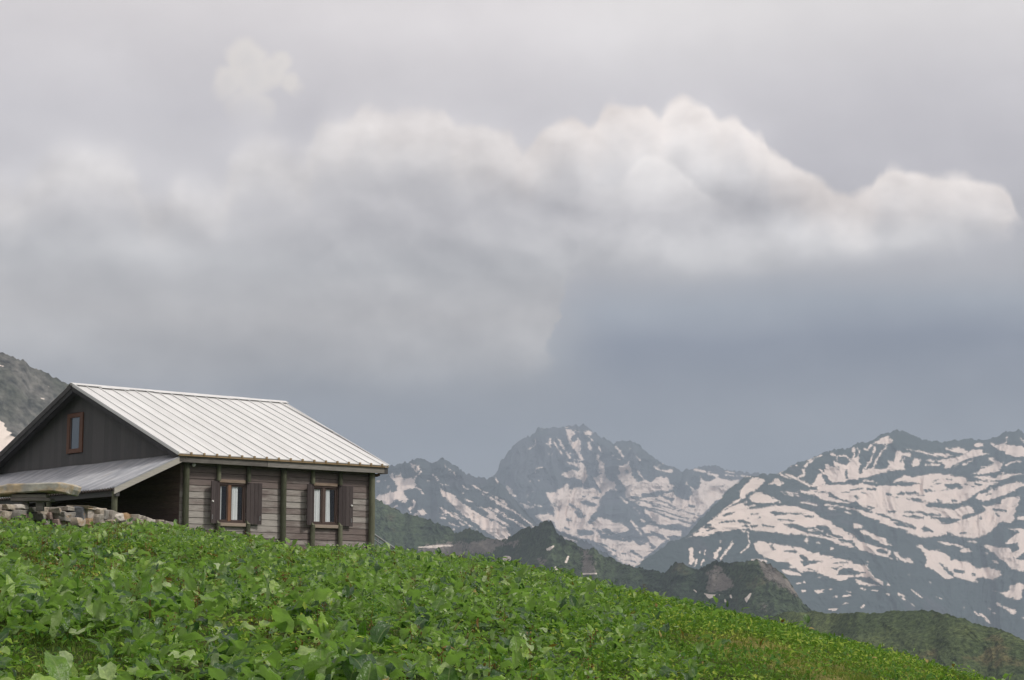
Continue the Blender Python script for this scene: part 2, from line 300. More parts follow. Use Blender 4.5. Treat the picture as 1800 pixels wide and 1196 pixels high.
# ---------------------------------------------------------------- surveyed snow fields and rock bands
# Every line: sheet letter, kind (+ snow, - bare), optional width, then corner points.
SHEET = {'A': (650, 780, 6.646), 'B': (860, 740, 7.475), 'C': (1060, 760, 6.646), 'D': (900, 850, 6.0), 'E': (1300, 740, 6.923),
         'F': (1540, 740, 6.923), 'G': (1200, 880, 5.98), 'H': (1500, 880, 4.783), 'Z': (640, 720, 3.9875), 'J': (0, 610, 5.98)}
SNOW = '''
A+ 220,370 250,375 275,335 280,400 300,410 305,370 340,375 358,330 365,390 400,450 430,430 460,395 470,410 490,400 510,410 530,420 525,460 545,500 500,530 440,535 400,560 400,600 430,630 465,655 420,690 355,715 385,670 340,680 310,650 280,670 200,715 165,710 70,645 95,600 130,610 190,595 220,570 240,535 260,565 290,570 310,540 320,500 290,440 250,405
A+5 510,415 560,370 595,330
A+8 545,510 600,540 630,590
A+ 490,665 520,655 550,700 490,790 485,835 455,810 455,770 510,710
A+ 500,840 545,800 560,765 590,770 640,775 675,820 600,840 560,855
A+ 800,525 850,550 920,585 960,590 1050,665 1150,740 1300,840 1400,890 1480,920 1600,1000 1640,1060 1560,1145 1530,1145 1430,1080 1250,950 1100,830 980,730 880,640 830,580
A+ 790,730 850,755 950,805 1040,850 1090,890 1150,910 1140,930 1050,895 960,855 880,800 800,750
A+7 1050,920 1095,950
A+4 990,810 1090,860
A+7 930,930 1040,970
A+9 980,998 990,1002
A+6 1150,955 1250,1005
A+ 1300,740 1400,775 1470,825 1480,850 1600,940 1640,990 1560,940 1440,880 1370,850 1400,830
A+6 1200,490 1300,540 1400,590
A+7 1320,590 1450,670 1600,760
A+9 1410,590 1500,640 1600,710
A+4 1460,760 1600,840
A+3 1500,780 1600,880
A+7 1120,650 1205,690
A+4 1215,720 1290,760
A+5 1050,570 1090,585
A+3 1080,490 1150,540
A+4 735,360 800,425
A+6 675,430 705,440
A+6 830,465 850,475
A+4 880,480 915,495
A+11 878,268 884,272
A+7 915,295 940,330
A+6 985,340 1000,390 1060,430
A+5 1060,430 1075,400
A+ 480,240 530,245 530,270 510,280
A+ 570,260 575,300 585,315 525,330 540,300
A+18 92,440 100,440
A+6 178,430 182,431
A+4 205,515 235,490
A+3 85,375 105,355
A+8 820,865 880,870
A+5 810,815 900,840
A+4 270,750 330,725
Z+6 860,600 1000,690 1060,720 1190,820
Z+3 880,690 1140,830
Z+9 1000,545 1060,610
B+9 890,220 930,260 980,370
B+8 850,230 880,330 965,445
B+14 800,235 800,340
B+6 750,290 800,340
B+8 818,440 824,440
B+5 770,430 765,460
B+ 1005,110 1100,120 1130,150 1130,190 1080,210 1060,240 1100,270 1150,250 1165,230 1195,260 1200,400 1230,450 1235,520 1195,500 1130,410 1080,320 1020,235 1005,170
B+6 1130,125 1185,160
B+10 1020,420 1060,480
B+5 1060,430 1135,435
B+ 1240,150 1320,125 1350,150 1340,190 1300,200 1260,180
B+7 1300,200 1365,265
B+18 1310,290 1330,380
B+ 1020,540 1110,540 1130,560 1210,550 1270,610 1275,670 1295,720 1250,800 1190,770 1100,750 1000,735 955,715 970,690 1040,660 1100,645 1160,660 1180,640 1130,590 1060,575
B+4 1120,515 1240,518
B+6 1230,800 1228,870
B+ 1410,440 1440,450 1480,530 1525,560 1505,690 1560,750 1600,790 1650,790 1660,860 1670,910 1590,905 1530,930 1490,990 1460,960 1480,930 1440,870 1390,790 1360,740 1400,750 1460,700 1440,620 1450,570 1415,490
B+14 1440,350 1470,400
B+ 740,945 860,935 960,870 1000,830 1020,815 1050,880 1090,900 1130,870 1170,880 1230,875 1370,870 1400,910 1480,960 1490,1000 1450,1040 1440,1110 1400,1196 870,1196 860,1150 815,1100 850,1090 800,1040 760,1010
B-14 918,958 924,962
B-9 1225,995 1300,975
B- 1340,1000 1450,995 1440,1020 1350,1030
B- 1200,1080 1240,1060 1300,1055 1410,1095 1390,1135 1320,1140 1220,1110
B-8 1060,1100 1200,1170
B-6 840,1080 890,1120
B-5 1250,890 1310,905
B+14 225,870 300,920
B+9 290,960 350,990
B+ 410,1080 480,1100 540,1110 560,1140 480,1150
B+4 520,965 480,1020 600,1160
B+8 600,1110 680,1120
B+6 620,625 690,615
B+9 598,680 604,681
B+5 650,700 655,720
B+6 540,790 542,792
B+5 658,795 658,800
B+7 575,935 580,936
B+6 515,375 600,320 610,250
B+14 90,770 110,800
B+4 690,110 740,92
B+4 980,95 1090,70
C+9 150,170 230,290
C+6 120,275 195,325
C+6 390,290 440,330
C+7 318,195 324,196
C+ 180,400 250,375 300,340 320,400 340,430 330,490 380,530 410,590 480,580 420,500 400,420 450,500 500,560 560,590 620,520 680,520 720,560 740,510 780,610 850,640 800,680 640,690 540,720 460,720 440,750 350,745 270,780 250,750 270,700 230,600 180,560 170,500 200,470
C- 250,420 300,440 300,480 260,460
C-9 360,500 390,560
C+11 600,400 660,450 800,460
C+7 640,400 700,370
C+9 720,470 810,430
C+6 980,560 975,610 1060,670
C+ 1130,510 1170,560 1250,580 1330,530 1400,545 1500,570 1560,560 1600,560 1500,640 1420,700 1390,780 1310,800 1260,860 1200,930 1140,970 1050,950 920,910 840,870 800,820 830,790 760,750 700,740 720,710 830,700 830,720 930,750 1010,780 1030,700 1040,670 1110,660 1150,600 1120,540
C- 820,690 900,665 970,665 1030,700 1010,790 930,780 840,740
C-14 1010,860 1060,870
C-5 1290,640 1420,620
C+11 1070,430 1190,465
C+14 1230,485 1330,505
C+5 1430,460 1530,480
C+4 1430,500 1720,520
C+ 300,780 450,770 560,760 700,750 800,830 900,900 1130,980 1080,1060 960,1050 850,1020 700,960 560,900 450,870 350,820
C-7 400,790 600,830 760,880 950,930 1110,970
C-9 480,880 700,920 900,990 1000,1010
C-8 620,780 760,840 850,890
C-8 700,740 820,780
C-8 500,820 600,850
C-8 380,800 430,830
C-4 560,850 700,890 800,920
C-4 460,740 600,730 760,700
C+ 480,890 560,920 700,980 830,1020 960,1050 1060,1080 960,1110 930,1080 860,1070 780,1080 700,1090 620,1060 540,1000
C-9 660,950 720,980 820,1015
C-7 890,1020 1000,1050
C+6 205,760 285,825
C+4 350,870 430,940
C+7 330,1050 400,1110 450,1190
D+ 460,230 500,60 560,40 650,70 850,60 940,110 930,170 910,220 860,320 810,390 790,440 850,430 880,370 900,355 980,370 1080,410 1160,420 1240,490 1180,530 1100,520 1040,490 980,470 960,500 1000,540 1130,560 1230,620 1290,590 1380,610 1400,640 1440,600 1430,560 1470,540 1500,500 1560,520 1660,590 1640,600 1500,700 1290,885 1250,880 1100,800 1030,740 900,620 700,570 480,490 450,440 400,380 330,400 245,350 290,330 350,330 380,310 440,350 455,280
D- 725,190 780,185 880,210 890,240 840,255 750,230
D- 830,140 930,145 920,165 850,165
D-8 610,220 700,270 770,350
D- 660,300 720,300 780,360 700,370
D- 560,370 620,365 640,395 590,400
D-7 750,135 810,120
D-6 420,220 480,245
D- 665,520 700,485 780,475 850,500 860,540 740,560
D- 850,475 910,475 960,520 1050,540 1140,560 1220,620 1100,600 1040,610 950,580 900,530
D- 1250,590 1320,590 1400,640 1340,650
D-8 960,490 1050,515
D-10 1250,710 1370,775
D- 1420,580 1470,640 1520,680 1470,690
D-8 820,610 950,640 1090,710
D-9 560,470 600,485
D-5 900,650 1000,700 1100,770 1180,810
D-4 1180,800 1300,830
D-4 1160,740 1200,745
D-4 1240,770 1290,780
D+8 1255,395 1320,480 1360,540
D+ 1370,470 1440,430 1500,440 1560,470 1640,480 1790,500 1790,550 1650,560 1600,590 1480,520 1400,520
D- 1470,500 1600,550 1640,600 1560,580 1460,540
D+6 520,560 650,610
D+5 600,590 680,610
D+6 1145,160 1215,205
D+3 1275,250 1340,310
D+9 1370,390 1390,400
E+ 0,860 60,800 100,760 110,720 200,690 230,720 300,700 310,740 250,790 220,830 120,880 60,930 0,960
E+ 345,790 430,710 480,700 540,770 500,790 430,770
E+ 110,940 200,870 250,865 370,920 520,985 500,1005 200,1000 120,970
E+11 570,650 700,710 850,790
E+7 500,650 620,705
E+8 820,490 920,450 990,425
E+12 800,550 870,490
E+18 770,600 780,640
E+14 710,690 790,660
E+8 622,555 630,555
E+8 690,543 700,543
E+5 470,650 520,615
E+ 1050,520 1100,560 1160,570 1130,490 1200,520 1280,540 1345,510 1380,430 1410,440 1450,440 1465,560 1440,640 1490,640 1495,570 1540,590 1620,600 1740,600 1800,580 1800,615 1600,680 1400,705 1250,745 1130,760 1100,700 1050,640
E+13 1390,330 1395,450
E+7 1455,370 1440,450
E+11 1650,320 1600,480 1530,570
E+12 1780,330 1720,390 1610,590
E+10 1120,400 1180,430 1300,430 1360,490
E+8 1180,430 1180,480
E+8 1510,340 1560,350 1600,300
E+8 1433,320 1435,340
E+ 950,650 1000,650 1040,740 1060,770 960,790 870,790 920,740
E+6 970,590 1040,650
E+ 1640,275 1700,215 1800,180 1800,305
E-14 1300,600 1310,690
E-7 1190,550 1210,570
E+ 700,850 850,850 950,840 960,790 1100,775 1300,780 1500,760 1640,790 1760,800 1810,800 1810,1177 1740,1150 1600,1080 1480,1040 1420,980 1330,1010 1120,990 1000,960 930,920 800,890
E- 1090,870 1200,930 1320,985 1400,1000 1300,985 1130,940 1080,920
E-9 920,870 1080,880
E-10 1350,840 1500,820
E-12 1560,830 1700,830
E-16 1400,920 1440,950
E-22 1660,780 1740,800
E-7 1480,870 1530,880
E-5 1240,870 1340,870
E-6 1560,1040 1680,1080
E+7 500,860 700,885
E+7 540,890 720,915
E+8 750,990 950,1030
E+9 1040,1020 1200,1040 1400,1080 1500,1130 1620,1177
E+7 1080,1065 1160,1075
E+6 1280,1110 1350,1130
E+5 838,970 850,970
E+9 1500,730 1640,735
E+9 80,1050 200,1030
E+6 0,1030 80,985
E+ 0,1080 300,1050 500,1030 650,1040 800,1090 900,1110 1000,1177 0,1177
E- 390,1110 430,1100 520,1110 700,1130 840,1140 700,1150 560,1130 500,1165 440,1160
E-6 140,1138 220,1135
E-7 480,1090 520,1090
E- 80,1070 200,1060 300,1035 330,1045 90,1092
F+ 0,250 60,210 165,170 160,210 210,245 170,300 0,280
F+ 250,370 290,370 320,390 420,395 410,430 340,430 350,500 350,600 180,595 130,600 0,640 0,600 100,600 150,540 155,480 210,500 240,430
F-9 330,440 300,500
F+ 440,490 480,460 560,475 520,550 440,565
F+10 630,480 700,500
F+10 600,540 770,535
F+ 390,345 500,355 700,395 820,400 940,425 850,440 720,430 550,390
F+ 740,475 850,480 960,450 1100,385 1200,350 1300,350 1290,400 1390,400 1300,415 1130,450 1000,510 900,570 830,570 860,540 800,520
F+9 1060,540 1120,500 1180,480
F+8 960,550 1000,520
F+ 840,330 960,330 1000,320 1130,370 1080,395 960,385 860,350
F+ 1190,290 1240,270 1320,280 1300,300 1210,320
F+ 1380,260 1450,290 1560,280 1640,300 1800,320 1840,430 1700,445 1570,410 1570,370 1480,350 1400,300
F+8 1590,180 1580,280
F+10 1760,210 1820,270
F+ 1350,470 1390,440 1440,480 1550,510 1540,560 1500,600 1340,650 1130,650 1240,625 1290,580 1400,540 1420,510
F+14 1580,540 1650,500 1770,495
F+6 1280,560 1350,555
F+ 1200,680 1290,665 1450,690 1500,660 1640,635 1840,640 1640,680 1520,720 1420,740 1300,720
F+12 1545,635 1555,635
F+6 0,755 20,758
F+ 0,810 90,780 350,790 560,770 350,740 190,750 260,705 350,660 450,680 620,655 760,640 900,655 1120,700 1110,735 1250,740 1500,750 1380,790 1280,840 1200,900 1120,960 1000,1000 860,1000 640,995 640,1035 860,1070 980,1090 1000,1177 0,1177
F+ 960,1080 1090,1020 1180,1050 1200,1110 1090,1150 1040,1177 980,1177
F+ 1280,1040 1500,1020 1530,960 1660,920 1720,930 1770,890 1750,960 1700,1100 1680,1177 1280,1177 1350,1100
F+ 1200,940 1250,890 1350,870 1400,820 1430,850 1600,770 1700,745 1840,750 1780,800 1650,870 1500,930 1300,980
F- 690,765 800,760 800,775 730,780
F- 820,790 870,760 1000,760 1060,800 1060,830 900,830
F- 580,830 640,830 720,860 620,860
F-8 790,850 870,840
F- 250,890 290,870 450,870 540,885 430,900 300,905
F- 365,950 440,935 520,950 630,990 500,985 400,965
F-8 740,960 810,995
F-8 120,890 180,900
F-6 200,925 260,928
F-7 690,735 760,715
F-7 860,710 910,720
F-9 920,970 980,980
F-17 630,1030 760,1010 950,1050
F-9 1080,775 1200,810
F-7 1210,770 1290,780
F-8 160,1105 330,1120
F-10 370,1110 500,1110 600,1140 780,1150
F-18 1100,1160 1200,1130 1320,1080
F-12 1350,895 1390,895
F-13 1420,1090 1580,1080
F-9 1450,1120 1540,1120
F-16 960,1050 1180,1000 1220,1060
F-6 520,905 580,905
F-5 640,800 700,795
G+ 45,395 150,320 280,220 360,150 440,80 540,10 600,-20 620,20 700,70 760,55 690,95 800,80 950,65 1080,55 1250,80 1380,125 1450,180 1560,220 1620,280 1720,330 1800,370 1800,500 1600,450 1430,380 1300,365 1050,345 850,330 720,305 580,305 400,330 200,370
G- 420,150 500,125 560,125 500,155 430,170
G- 230,270 310,235 300,260 230,305
G-8 380,240 450,225 550,215
G-9 590,215 700,235
G- 610,280 670,258 720,282
G-7 720,275 780,265
G-7 840,262 960,278
G- 420,300 480,285 540,300
G- 910,125 960,110 1050,125 1200,130 1320,145 1220,150 1060,145 1010,165 980,160
G-11 1290,165 1370,170
G-7 1010,200 1180,218
G-7 720,145 790,143
G-8 800,183 812,178
G-5 682,185 690,185
G- 1055,245 1180,245 1300,280 1400,290 1420,250 1520,270 1580,340 1690,390 1560,400 1450,360 1300,340 1180,300 1090,280
G+8 1320,310 1470,320
G+10 1395,298 1420,300
G+8 1520,360 1640,410
G-12 1650,415 1780,440
G-9 450,95 530,50 620,15
G-5 300,190 360,170
G-6 100,365 180,315
G-5 200,340 330,290
G+ 65,520 100,490 120,580 135,640 110,690 60,670 60,580
G+10 150,620 125,690
G+10 215,630 195,665
G+9 235,520 235,570
G+7 182,540 182,548
G+8 400,430 385,450
G+ 330,560 390,480 405,485 350,610 320,615
G+ 395,610 440,540 520,435 535,450 460,570 410,615
G+9 620,320 690,335 690,400 705,450 680,490 620,545
G+ 750,460 800,430 860,435 930,455 1000,465 1100,465 1200,490 1290,520 1370,560 1430,555 1450,580 1600,600 1794,640 1794,720 1700,720 1794,760 1794,800 1660,850 1600,820 1480,780 1380,750 1230,750 1150,710 1000,640 860,590 770,540
G-13 935,470 950,520
G-10 1070,530 1190,540
G-20 1250,590 1300,630
G- 1240,640 1400,630 1480,640 1380,660 1280,690
G- 1020,650 1100,650 1150,680 1100,690
G-8 1590,655 1740,655
G- 1560,715 1640,690 1690,690 1620,735
G- 1690,715 1794,720 1794,760 1740,780 1620,780 1640,750
G-5 1320,720 1420,740
G+ 1030,730 1100,730 1200,765 1250,780 1110,785 1060,760
G+ 1280,420 1310,395 1335,430 1310,455
G+7 1415,445 1435,446
G+8 1560,505 1575,505
G+8 730,625 800,620 870,640
G+6 1190,875 1240,870
G+8 1272,860 1280,860
G+ 1240,950 1270,940 1310,950 1240,975
G+ 1380,940 1450,950 1510,925 1480,960 1425,990
G+5 1540,935 1575,930
G+9 1570,1015 1620,1010
G+9 1690,1005 1760,1000
G+9 1690,1083 1740,1083
G+ 1525,1150 1630,1130 1600,1165
G+6 1720,955 1770,960
G+7 1425,810 1450,812
H- 300,88 400,95 400,108 300,104
H-9 440,100 560,100 620,120 730,125
H- 420,130 480,120 590,130 590,160 480,150
H+ 60,40 150,100 300,150 400,190 500,240 560,210 600,200 670,265 760,200 700,160 860,190 1000,130 1100,70 1230,20 1270,-10 1400,-10 1350,90 1360,150 1320,190 1270,170 1220,190 1190,230 1130,280 1050,310 960,315 880,300 800,280 700,305 600,310 500,285 380,240 250,190 100,120 0,80 0,60 100,90 200,120 300,150 200,110 100,70 40,30
H+ 300,150 400,60 860,130 1000,90 1200,100 1150,250 700,290
H- 420,130 480,120 590,130 590,160 480,150
H- 640,140 760,140 900,160 860,190 740,200 720,170
H-10 440,97 560,100 620,118 730,125
H-13 930,140 1000,120 1100,80
H-11 1072,140 1076,150
H- 560,230 600,210 670,265 600,265
H-9 350,190 520,230
H-8 380,240 450,260
H-6 790,275 880,305
H-6 900,275 950,272
H-9 1180,80 1280,85
H-7 1200,110 1220,130
H-8 200,110 330,160 500,215
H+ 0,195 50,205 80,225 40,240 0,235
H+ 50,260 110,255 200,300 260,320 320,380 250,370 200,330 130,310
H+ 0,290 60,350 140,370 250,400 320,430 300,470 360,490 390,500 330,500 200,455 100,425 0,400
H-12 0,370 25,400
H-13 210,420 280,440
H+ 340,430 380,440 390,470 440,490 480,490 530,535 450,530 390,505 350,470
H+6 115,513 130,515
H+ 0,530 60,540 130,540 130,590 165,620 180,650 250,680 250,715 200,690 140,650 60,640 0,640 0,625 60,620 100,610 60,600 0,580
H+ 10,670 60,665 90,690 180,700 240,725 100,715 40,705
H+9 70,740 100,750
H+5 145,755 200,757
H+8 285,710 300,710
H+ 530,375 580,380 630,420 700,415 800,460 820,490 900,510 980,520 1050,570 1150,565 1240,600 1255,625 1180,665 1050,645 1030,670 1050,695 900,660 850,630 830,600 770,560 730,530 760,580 840,650 780,660 720,620 650,570 600,550 620,500 590,440
H-12 860,590 930,600
H-8 1000,620 1020,622
H+ 690,340 780,340 880,370 1000,430 920,435 890,420 930,400 850,375 780,380
H+5 960,348 1030,352
H+ 1105,375 1200,385 1310,400 1350,440 1340,480 1480,510 1480,610 1330,570 1250,490 1150,430
H+ 1290,360 1350,290 1390,260 1300,235 1400,235 1480,250 1480,400 1400,470 1350,480 1340,440 1400,400 1380,370
H+16 1390,150 1480,150
H+ 1155,490 1200,500 1235,530 1180,520
H+7 1110,445 1122,447
H+ 1175,760 1240,770 1310,760 1300,690 1350,720 1380,690 1480,730 1410,750 1420,800 1400,835 1310,825 1240,785
H+10 1210,870 1240,890
H+14 1270,900 1350,935
H+10 1145,908 1155,912
H+6 1020,935 1050,970
H+9 1070,960 1110,985 1145,1025
H+9 1420,985 1440,995
H+4 930,900 934,902
H+4 1180,948 1200,950
H+4 490,755 575,820
H+6 380,788 430,805
H+6 410,820 465,845
H+5 480,865 515,890
H+5 275,780 300,790
H+6 465,620 480,622
H+5 635,683 655,693
H+5 700,800 750,835
H+6 70,900 90,880
H+ 1480,900 1600,860 1700,980 1560,1010
H+ 1480,560 1700,600 1800,720 1560,660
'''
SNOW_NEAR = '''
G+ 225,975 290,985 350,985 330,1010 285,1035 250,1010
G+9 505,1000 510,1020
G+ 650,1030 710,965 725,980 675,1080
G+6 445,1040 450,1065
G+6 120,940 145,960
G+5 385,990 390,992
D+ 365,690 440,650 450,665 400,705 370,715
D+11 595,775 570,830
D+10 460,885 470,910
D+8 750,955 890,950
Z+ 370,965 500,950 640,948 620,960 450,972
Z+18 990,1045 1010,1045
Z+10 818,1035 826,1035
'''
ROCK_NEAR = '''
Z+ 330,985 450,950 640,925 760,912 900,905 1000,925 1060,910 1090,895 1090,960 950,960 900,1000 700,1040 500,1010
G+ 240,760 330,680 400,680 480,800 560,880 480,980 240,960
G+ 820,620 930,680 1050,780 1150,880 1240,960 1290,1060 1180,1000 1000,900 850,800
D+ 740,700 790,700 880,930 740,950
D+ 270,800 360,790 360,830 300,880
D+ 0,600 60,590 80,640 20,680
G+ 820,1090 900,1100 880,1160 820,1140
'''
def parse(txt):
    out = []
    for ln in txt.strip().splitlines():
        head, *pts = ln.split()
        ox, oy, s = SHEET[head[0]]
        P = np.array([[float(a) for a in p.split(',')] for p in pts]) / s + (ox, oy)
        out.append((head[1], float(head[2:]) / s if head[2:] else None, P))
    return out
def seg_dist(X, Y, P, closed):
    Q = np.roll(P, -1, 0) if closed else P[1:]
    P0 = P if closed else P[:-1]
    best = np.full(X.shape, 1e9); inside = np.zeros(X.shape, bool)
    for (ax, ay), (bx, by) in zip(P0, Q):
        dx, dy = bx - ax, by - ay
        t = np.clip(((X - ax) * dx + (Y - ay) * dy) / (dx * dx + dy * dy + 1e-9), 0, 1)
        best = np.minimum(best, (X - ax - t * dx) ** 2 + (Y - ay - t * dy) ** 2)
        if closed and ay != by:
            c = ((ay > Y) != (by > Y)) & (X < (bx - ax) * (Y - ay) / (by - ay) + ax)
            inside ^= c
    d = np.sqrt(best)
    return np.where(inside, d, -d) if closed else -d
def survey(X, Y, txt, rag=1.0):
    """signed depth inside the surveyed patches, in the survey's units, with ragged melt edges"""
    wx_ = (fbm(X / 10, Y / 6, 11, 5, .7) * 4.2) * rag; wy_ = (fbm(X / 10, Y / 6, 23, 5, .7) * 2.6) * rag
    fray = (fbm(X / 5.5, Y / 3.5, 37, 4, .75) * 1.7 + fbm(X / 26, Y / 14, 71, 3) * 1.1) * rag
    F = np.full(X.shape, -6.0)
    for kind, w, P in parse(txt):
        m = 8
        x0, y0 = P.min(0) - m; x1, y1 = P.max(0) + m
        sel = (X > x0) & (X < x1) & (Y > y0) & (Y < y1)
        if not sel.any(): continue
        if w is None: d = seg_dist(X[sel] + wx_[sel], Y[sel] + wy_[sel], P, True) + fray[sel]
        else: d = w * 1.05 + fray[sel] * 0.55 + seg_dist(X[sel] + wx_[sel] * 0.5, Y[sel] + wy_[sel] * 0.5, P, False)
        F[sel] = np.maximum(F[sel], d) if kind == '+' else np.minimum(F[sel], -d)
    return F

# ---------------------------------------------------------------- mountains
def mountain_material(name, rock, green, snow=(0.80, 0.67, 0.585), gscale=0.004, rscale=0.02, gmix=0.5):
    m, b = material(name)
    o = coords()
    big = noise(o, gscale, 5, 0.6)
    fine = noise(o, rscale, 7, 0.7); shred = noise(mapped(o, (1, 1, 2.4)), rscale * 1.6, 6, 0.75)
    c = mixc(step(big, 0.62 - gmix * 0.35, 0.72 - gmix * 0.35), rock, green)
    c = mixc(0.75, c, ramp(fine, [(0.25, (0.45, 0.45, 0.46)), (0.75, (1.45, 1.42, 1.4))]), 'MULTIPLY')
    tone = attr('tone')
    c = mixc(step(tone, -0.3, 0.6), c, mixc(fine, [x * 1.2 for x in rock[:3]] + [1], [x * 2.6 for x in rock[:3]] + [1]))
    s = attr('snow') + (shred - 0.5) * 11.0 + (noise(o, rscale * 0.45, 4, 0.6) - 0.5) * 7.0 - 0.1
    sn = step(s, -0.25, 0.35)
    snc = mixc(noise(o, gscale * 2.5, 5, 0.6), [x * 0.9 for x in snow] + [1], [min(x * 1.08, 0.9) for x in snow] + [1])
    put(b.inputs['Base Color'], mixc(sn, c, snc))
    b.inputs['Roughness'].default_value = 0.9
    b.inputs['Specular IOR Level'].default_value = 0.15
    return m

def mountain(name, sil, bottom, dist, slope, mat, stepx=1.5, rough=1.0, sil_noise=1.5, snow=SNOW, rock=None, rag=1.0, near=False, seed=0, lean=None, cell=28.0):
    """a slope that climbs from its foot to a surveyed skyline, with gullies and a back side"""
    sil = np.array(sil, float)
    xs = np.arange(sil[0, 0], sil[-1, 0] + 0.1, stepx)
    top = np.interp(xs, sil[:, 0], sil[:, 1])
    top0 = top
    top = top + sil_noise * (1.5 * fbm(xs / 12, xs * 0 + seed, seed, 5, 0.75) - 0.9 * np.abs(vnoise(xs / 4.5, xs * 0, seed + 9)) + .3)
    nr = int((bottom - top.min()) / stepx) + 2
    t = np.linspace(0, 1, nr)[:, None]
    X = np.broadcast_to(xs, (nr, len(xs))); Y = top + (bottom - top) * t
    Dr = np.interp(xs, *np.array(dist, float).T) if not np.isscalar(dist) else np.full(len(xs), float(dist))
    kk = np.hanning(121); kk /= kk.sum(); Dr = np.convolve(np.pad(Dr, 60, 'edge'), kk, 'valid')
    Dr = Dr * (1 + 0.01 * fbm(xs / 60, xs * 0, seed + 3, 3))
    dy = np.maximum(Y - top0, 0) + .15 * (Y - top0) * (Y < top0)
    sl = math.tan(R(slope))
    Yd = Dr * np.exp(-dy / FPX / sl)
    m_per_px = Yd / FPX
    sk = X + cell * 1.3 * fbm(X / cell / 2.2, Y / cell / 2.2, seed + 5, 3) + dy * 0.5 * vnoise(X / 150, X * 0, seed + 6)
    rel = (ridged(sk / cell, Y / (cell * (1.2 if near else 1.9)), seed, 6, 0.6) * cell * 0.55 + fbm(sk / (cell * 3.5), Y / (cell * 4), seed + 40, 3) * cell * 1.6) * rough
    fade = np.clip(dy / (cell * 0.5), 0.2, 1)
    Yd = Yd - rel * m_per_px * fade
    a = (X - 900) / FPX; b = (598 - Y) / FPX
    yy = math.cos(PITCH) - b * math.sin(PITCH); zz = math.sin(PITCH) + b * math.cos(PITCH)
    P = np.stack([a / yy * Yd, Yd, zz / yy * Yd], -1)
    back = []
    for k, (w, h) in enumerate(((0.16, .07), (0.08, 0.03), (0.02, .004))):
        q = P[0].copy(); q[:, 1] += w * Dr; q[:, 2] -= h * Dr; back.append(q)
    foot = P[-1].copy(); foot[:, 2] -= 0.03 * Dr; foot[:, 1] -= 0.03 * Dr
    allP = np.concatenate([np.array(back), P, foot[None]], 0)
    o = mesh_np(name, allP.reshape(-1, 3), grid_faces(nr + 4, len(xs)), mat, smooth=True)
    S = survey(X, Y, snow, rag) if snow else np.full(X.shape, -6.0)
    T = survey(X, Y, rock, 2.0) / 6 if rock else np.full(X.shape, -1.0)
    pad = lambda F: np.concatenate([F[:1]] * 3 + [F, F[-1:]], 0)
    add_attr(o, 'snow', np.clip(pad(S), -3, 3)); add_attr(o, 'tone', np.clip(pad(T), -1, 1))
    tag(o, kind='structure')
    return o

M_far = mountain_material('far_rock', (0.062, 0.07, 0.08, 1), (0.046, 0.06, 0.062, 1), gscale=0.003, rscale=0.05)
M_mid = mountain_material('massif_slope', (0.065, 0.070, 0.078, 1), (0.040, 0.060, 0.058, 1), gscale=0.0035, rscale=0.055, gmix=0.9)
mountain('mountain', [(820, 875), (850, 850), (868, 836), (875, 828), (880, 812), (892, 797), (905, 782), (916, 773), (932, 765), (948, 754), (970, 751), (990, 751), (1003, 749), (1020, 746), (1032, 749),
                      (1045, 760), (1062, 770), (1076, 779), (1092, 776), (1112, 777), (1124, 784), (1140, 797), (1160, 811), (1180, 820), (1198, 827), (1212, 825), (1235, 820), (1258, 818),
                      (1268, 826), (1300, 830), (1345, 834), (1420, 838)],
         1010, [(820, 9300), (1000, 9600), (1200, 9300), (1420, 9800)], 30, M_far, rough=1.7, seed=3, sil_noise=4.0)
mountain('mountain', [(430, 930), (560, 900), (640, 850), (665, 832), (700, 817), (722, 811), (735, 806), (745, 809), (757, 815), (768, 808), (782, 808), (795, 816), (812, 827), (830, 838), (850, 841), (870, 840),
                      (882, 850), (900, 872), (920, 898), (945, 922), (985, 935), (1040, 958), (1100, 997), (1130, 1015)],
         1025, [(430, 7400), (900, 6900), (1130, 5200)], 32, M_far, rough=1.3, seed=14, stepx=1.4, sil_noise=3.6)
mountain('mountain', [(1110, 1000), (1120, 995), (1155, 968), (1180, 952), (1205, 944), (1226, 918), (1260, 884), (1284, 860), (1308, 840), (1340, 833), (1366, 833), (1392, 820), (1420, 808), (1445, 799), (1466, 790),
                      (1492, 789), (1508, 776), (1522, 777), (1540, 770), (1560, 761), (1578, 756), (1592, 759), (1610, 768), (1634, 776), (1660, 778), (1690, 774), (1700, 771),
                      (1730, 773), (1752, 767), (1770, 760), (1792, 757), (1830, 765), (1900, 790), (2000, 770), (2150, 820)],
         1150, [(1110, 4300), (1205, 4700), (1400, 6200), (1700, 7000), (2150, 7000)], 24, M_mid, rough=0.8, sil_noise=3.2, seed=27, near=True, stepx=1.6, cell=36)

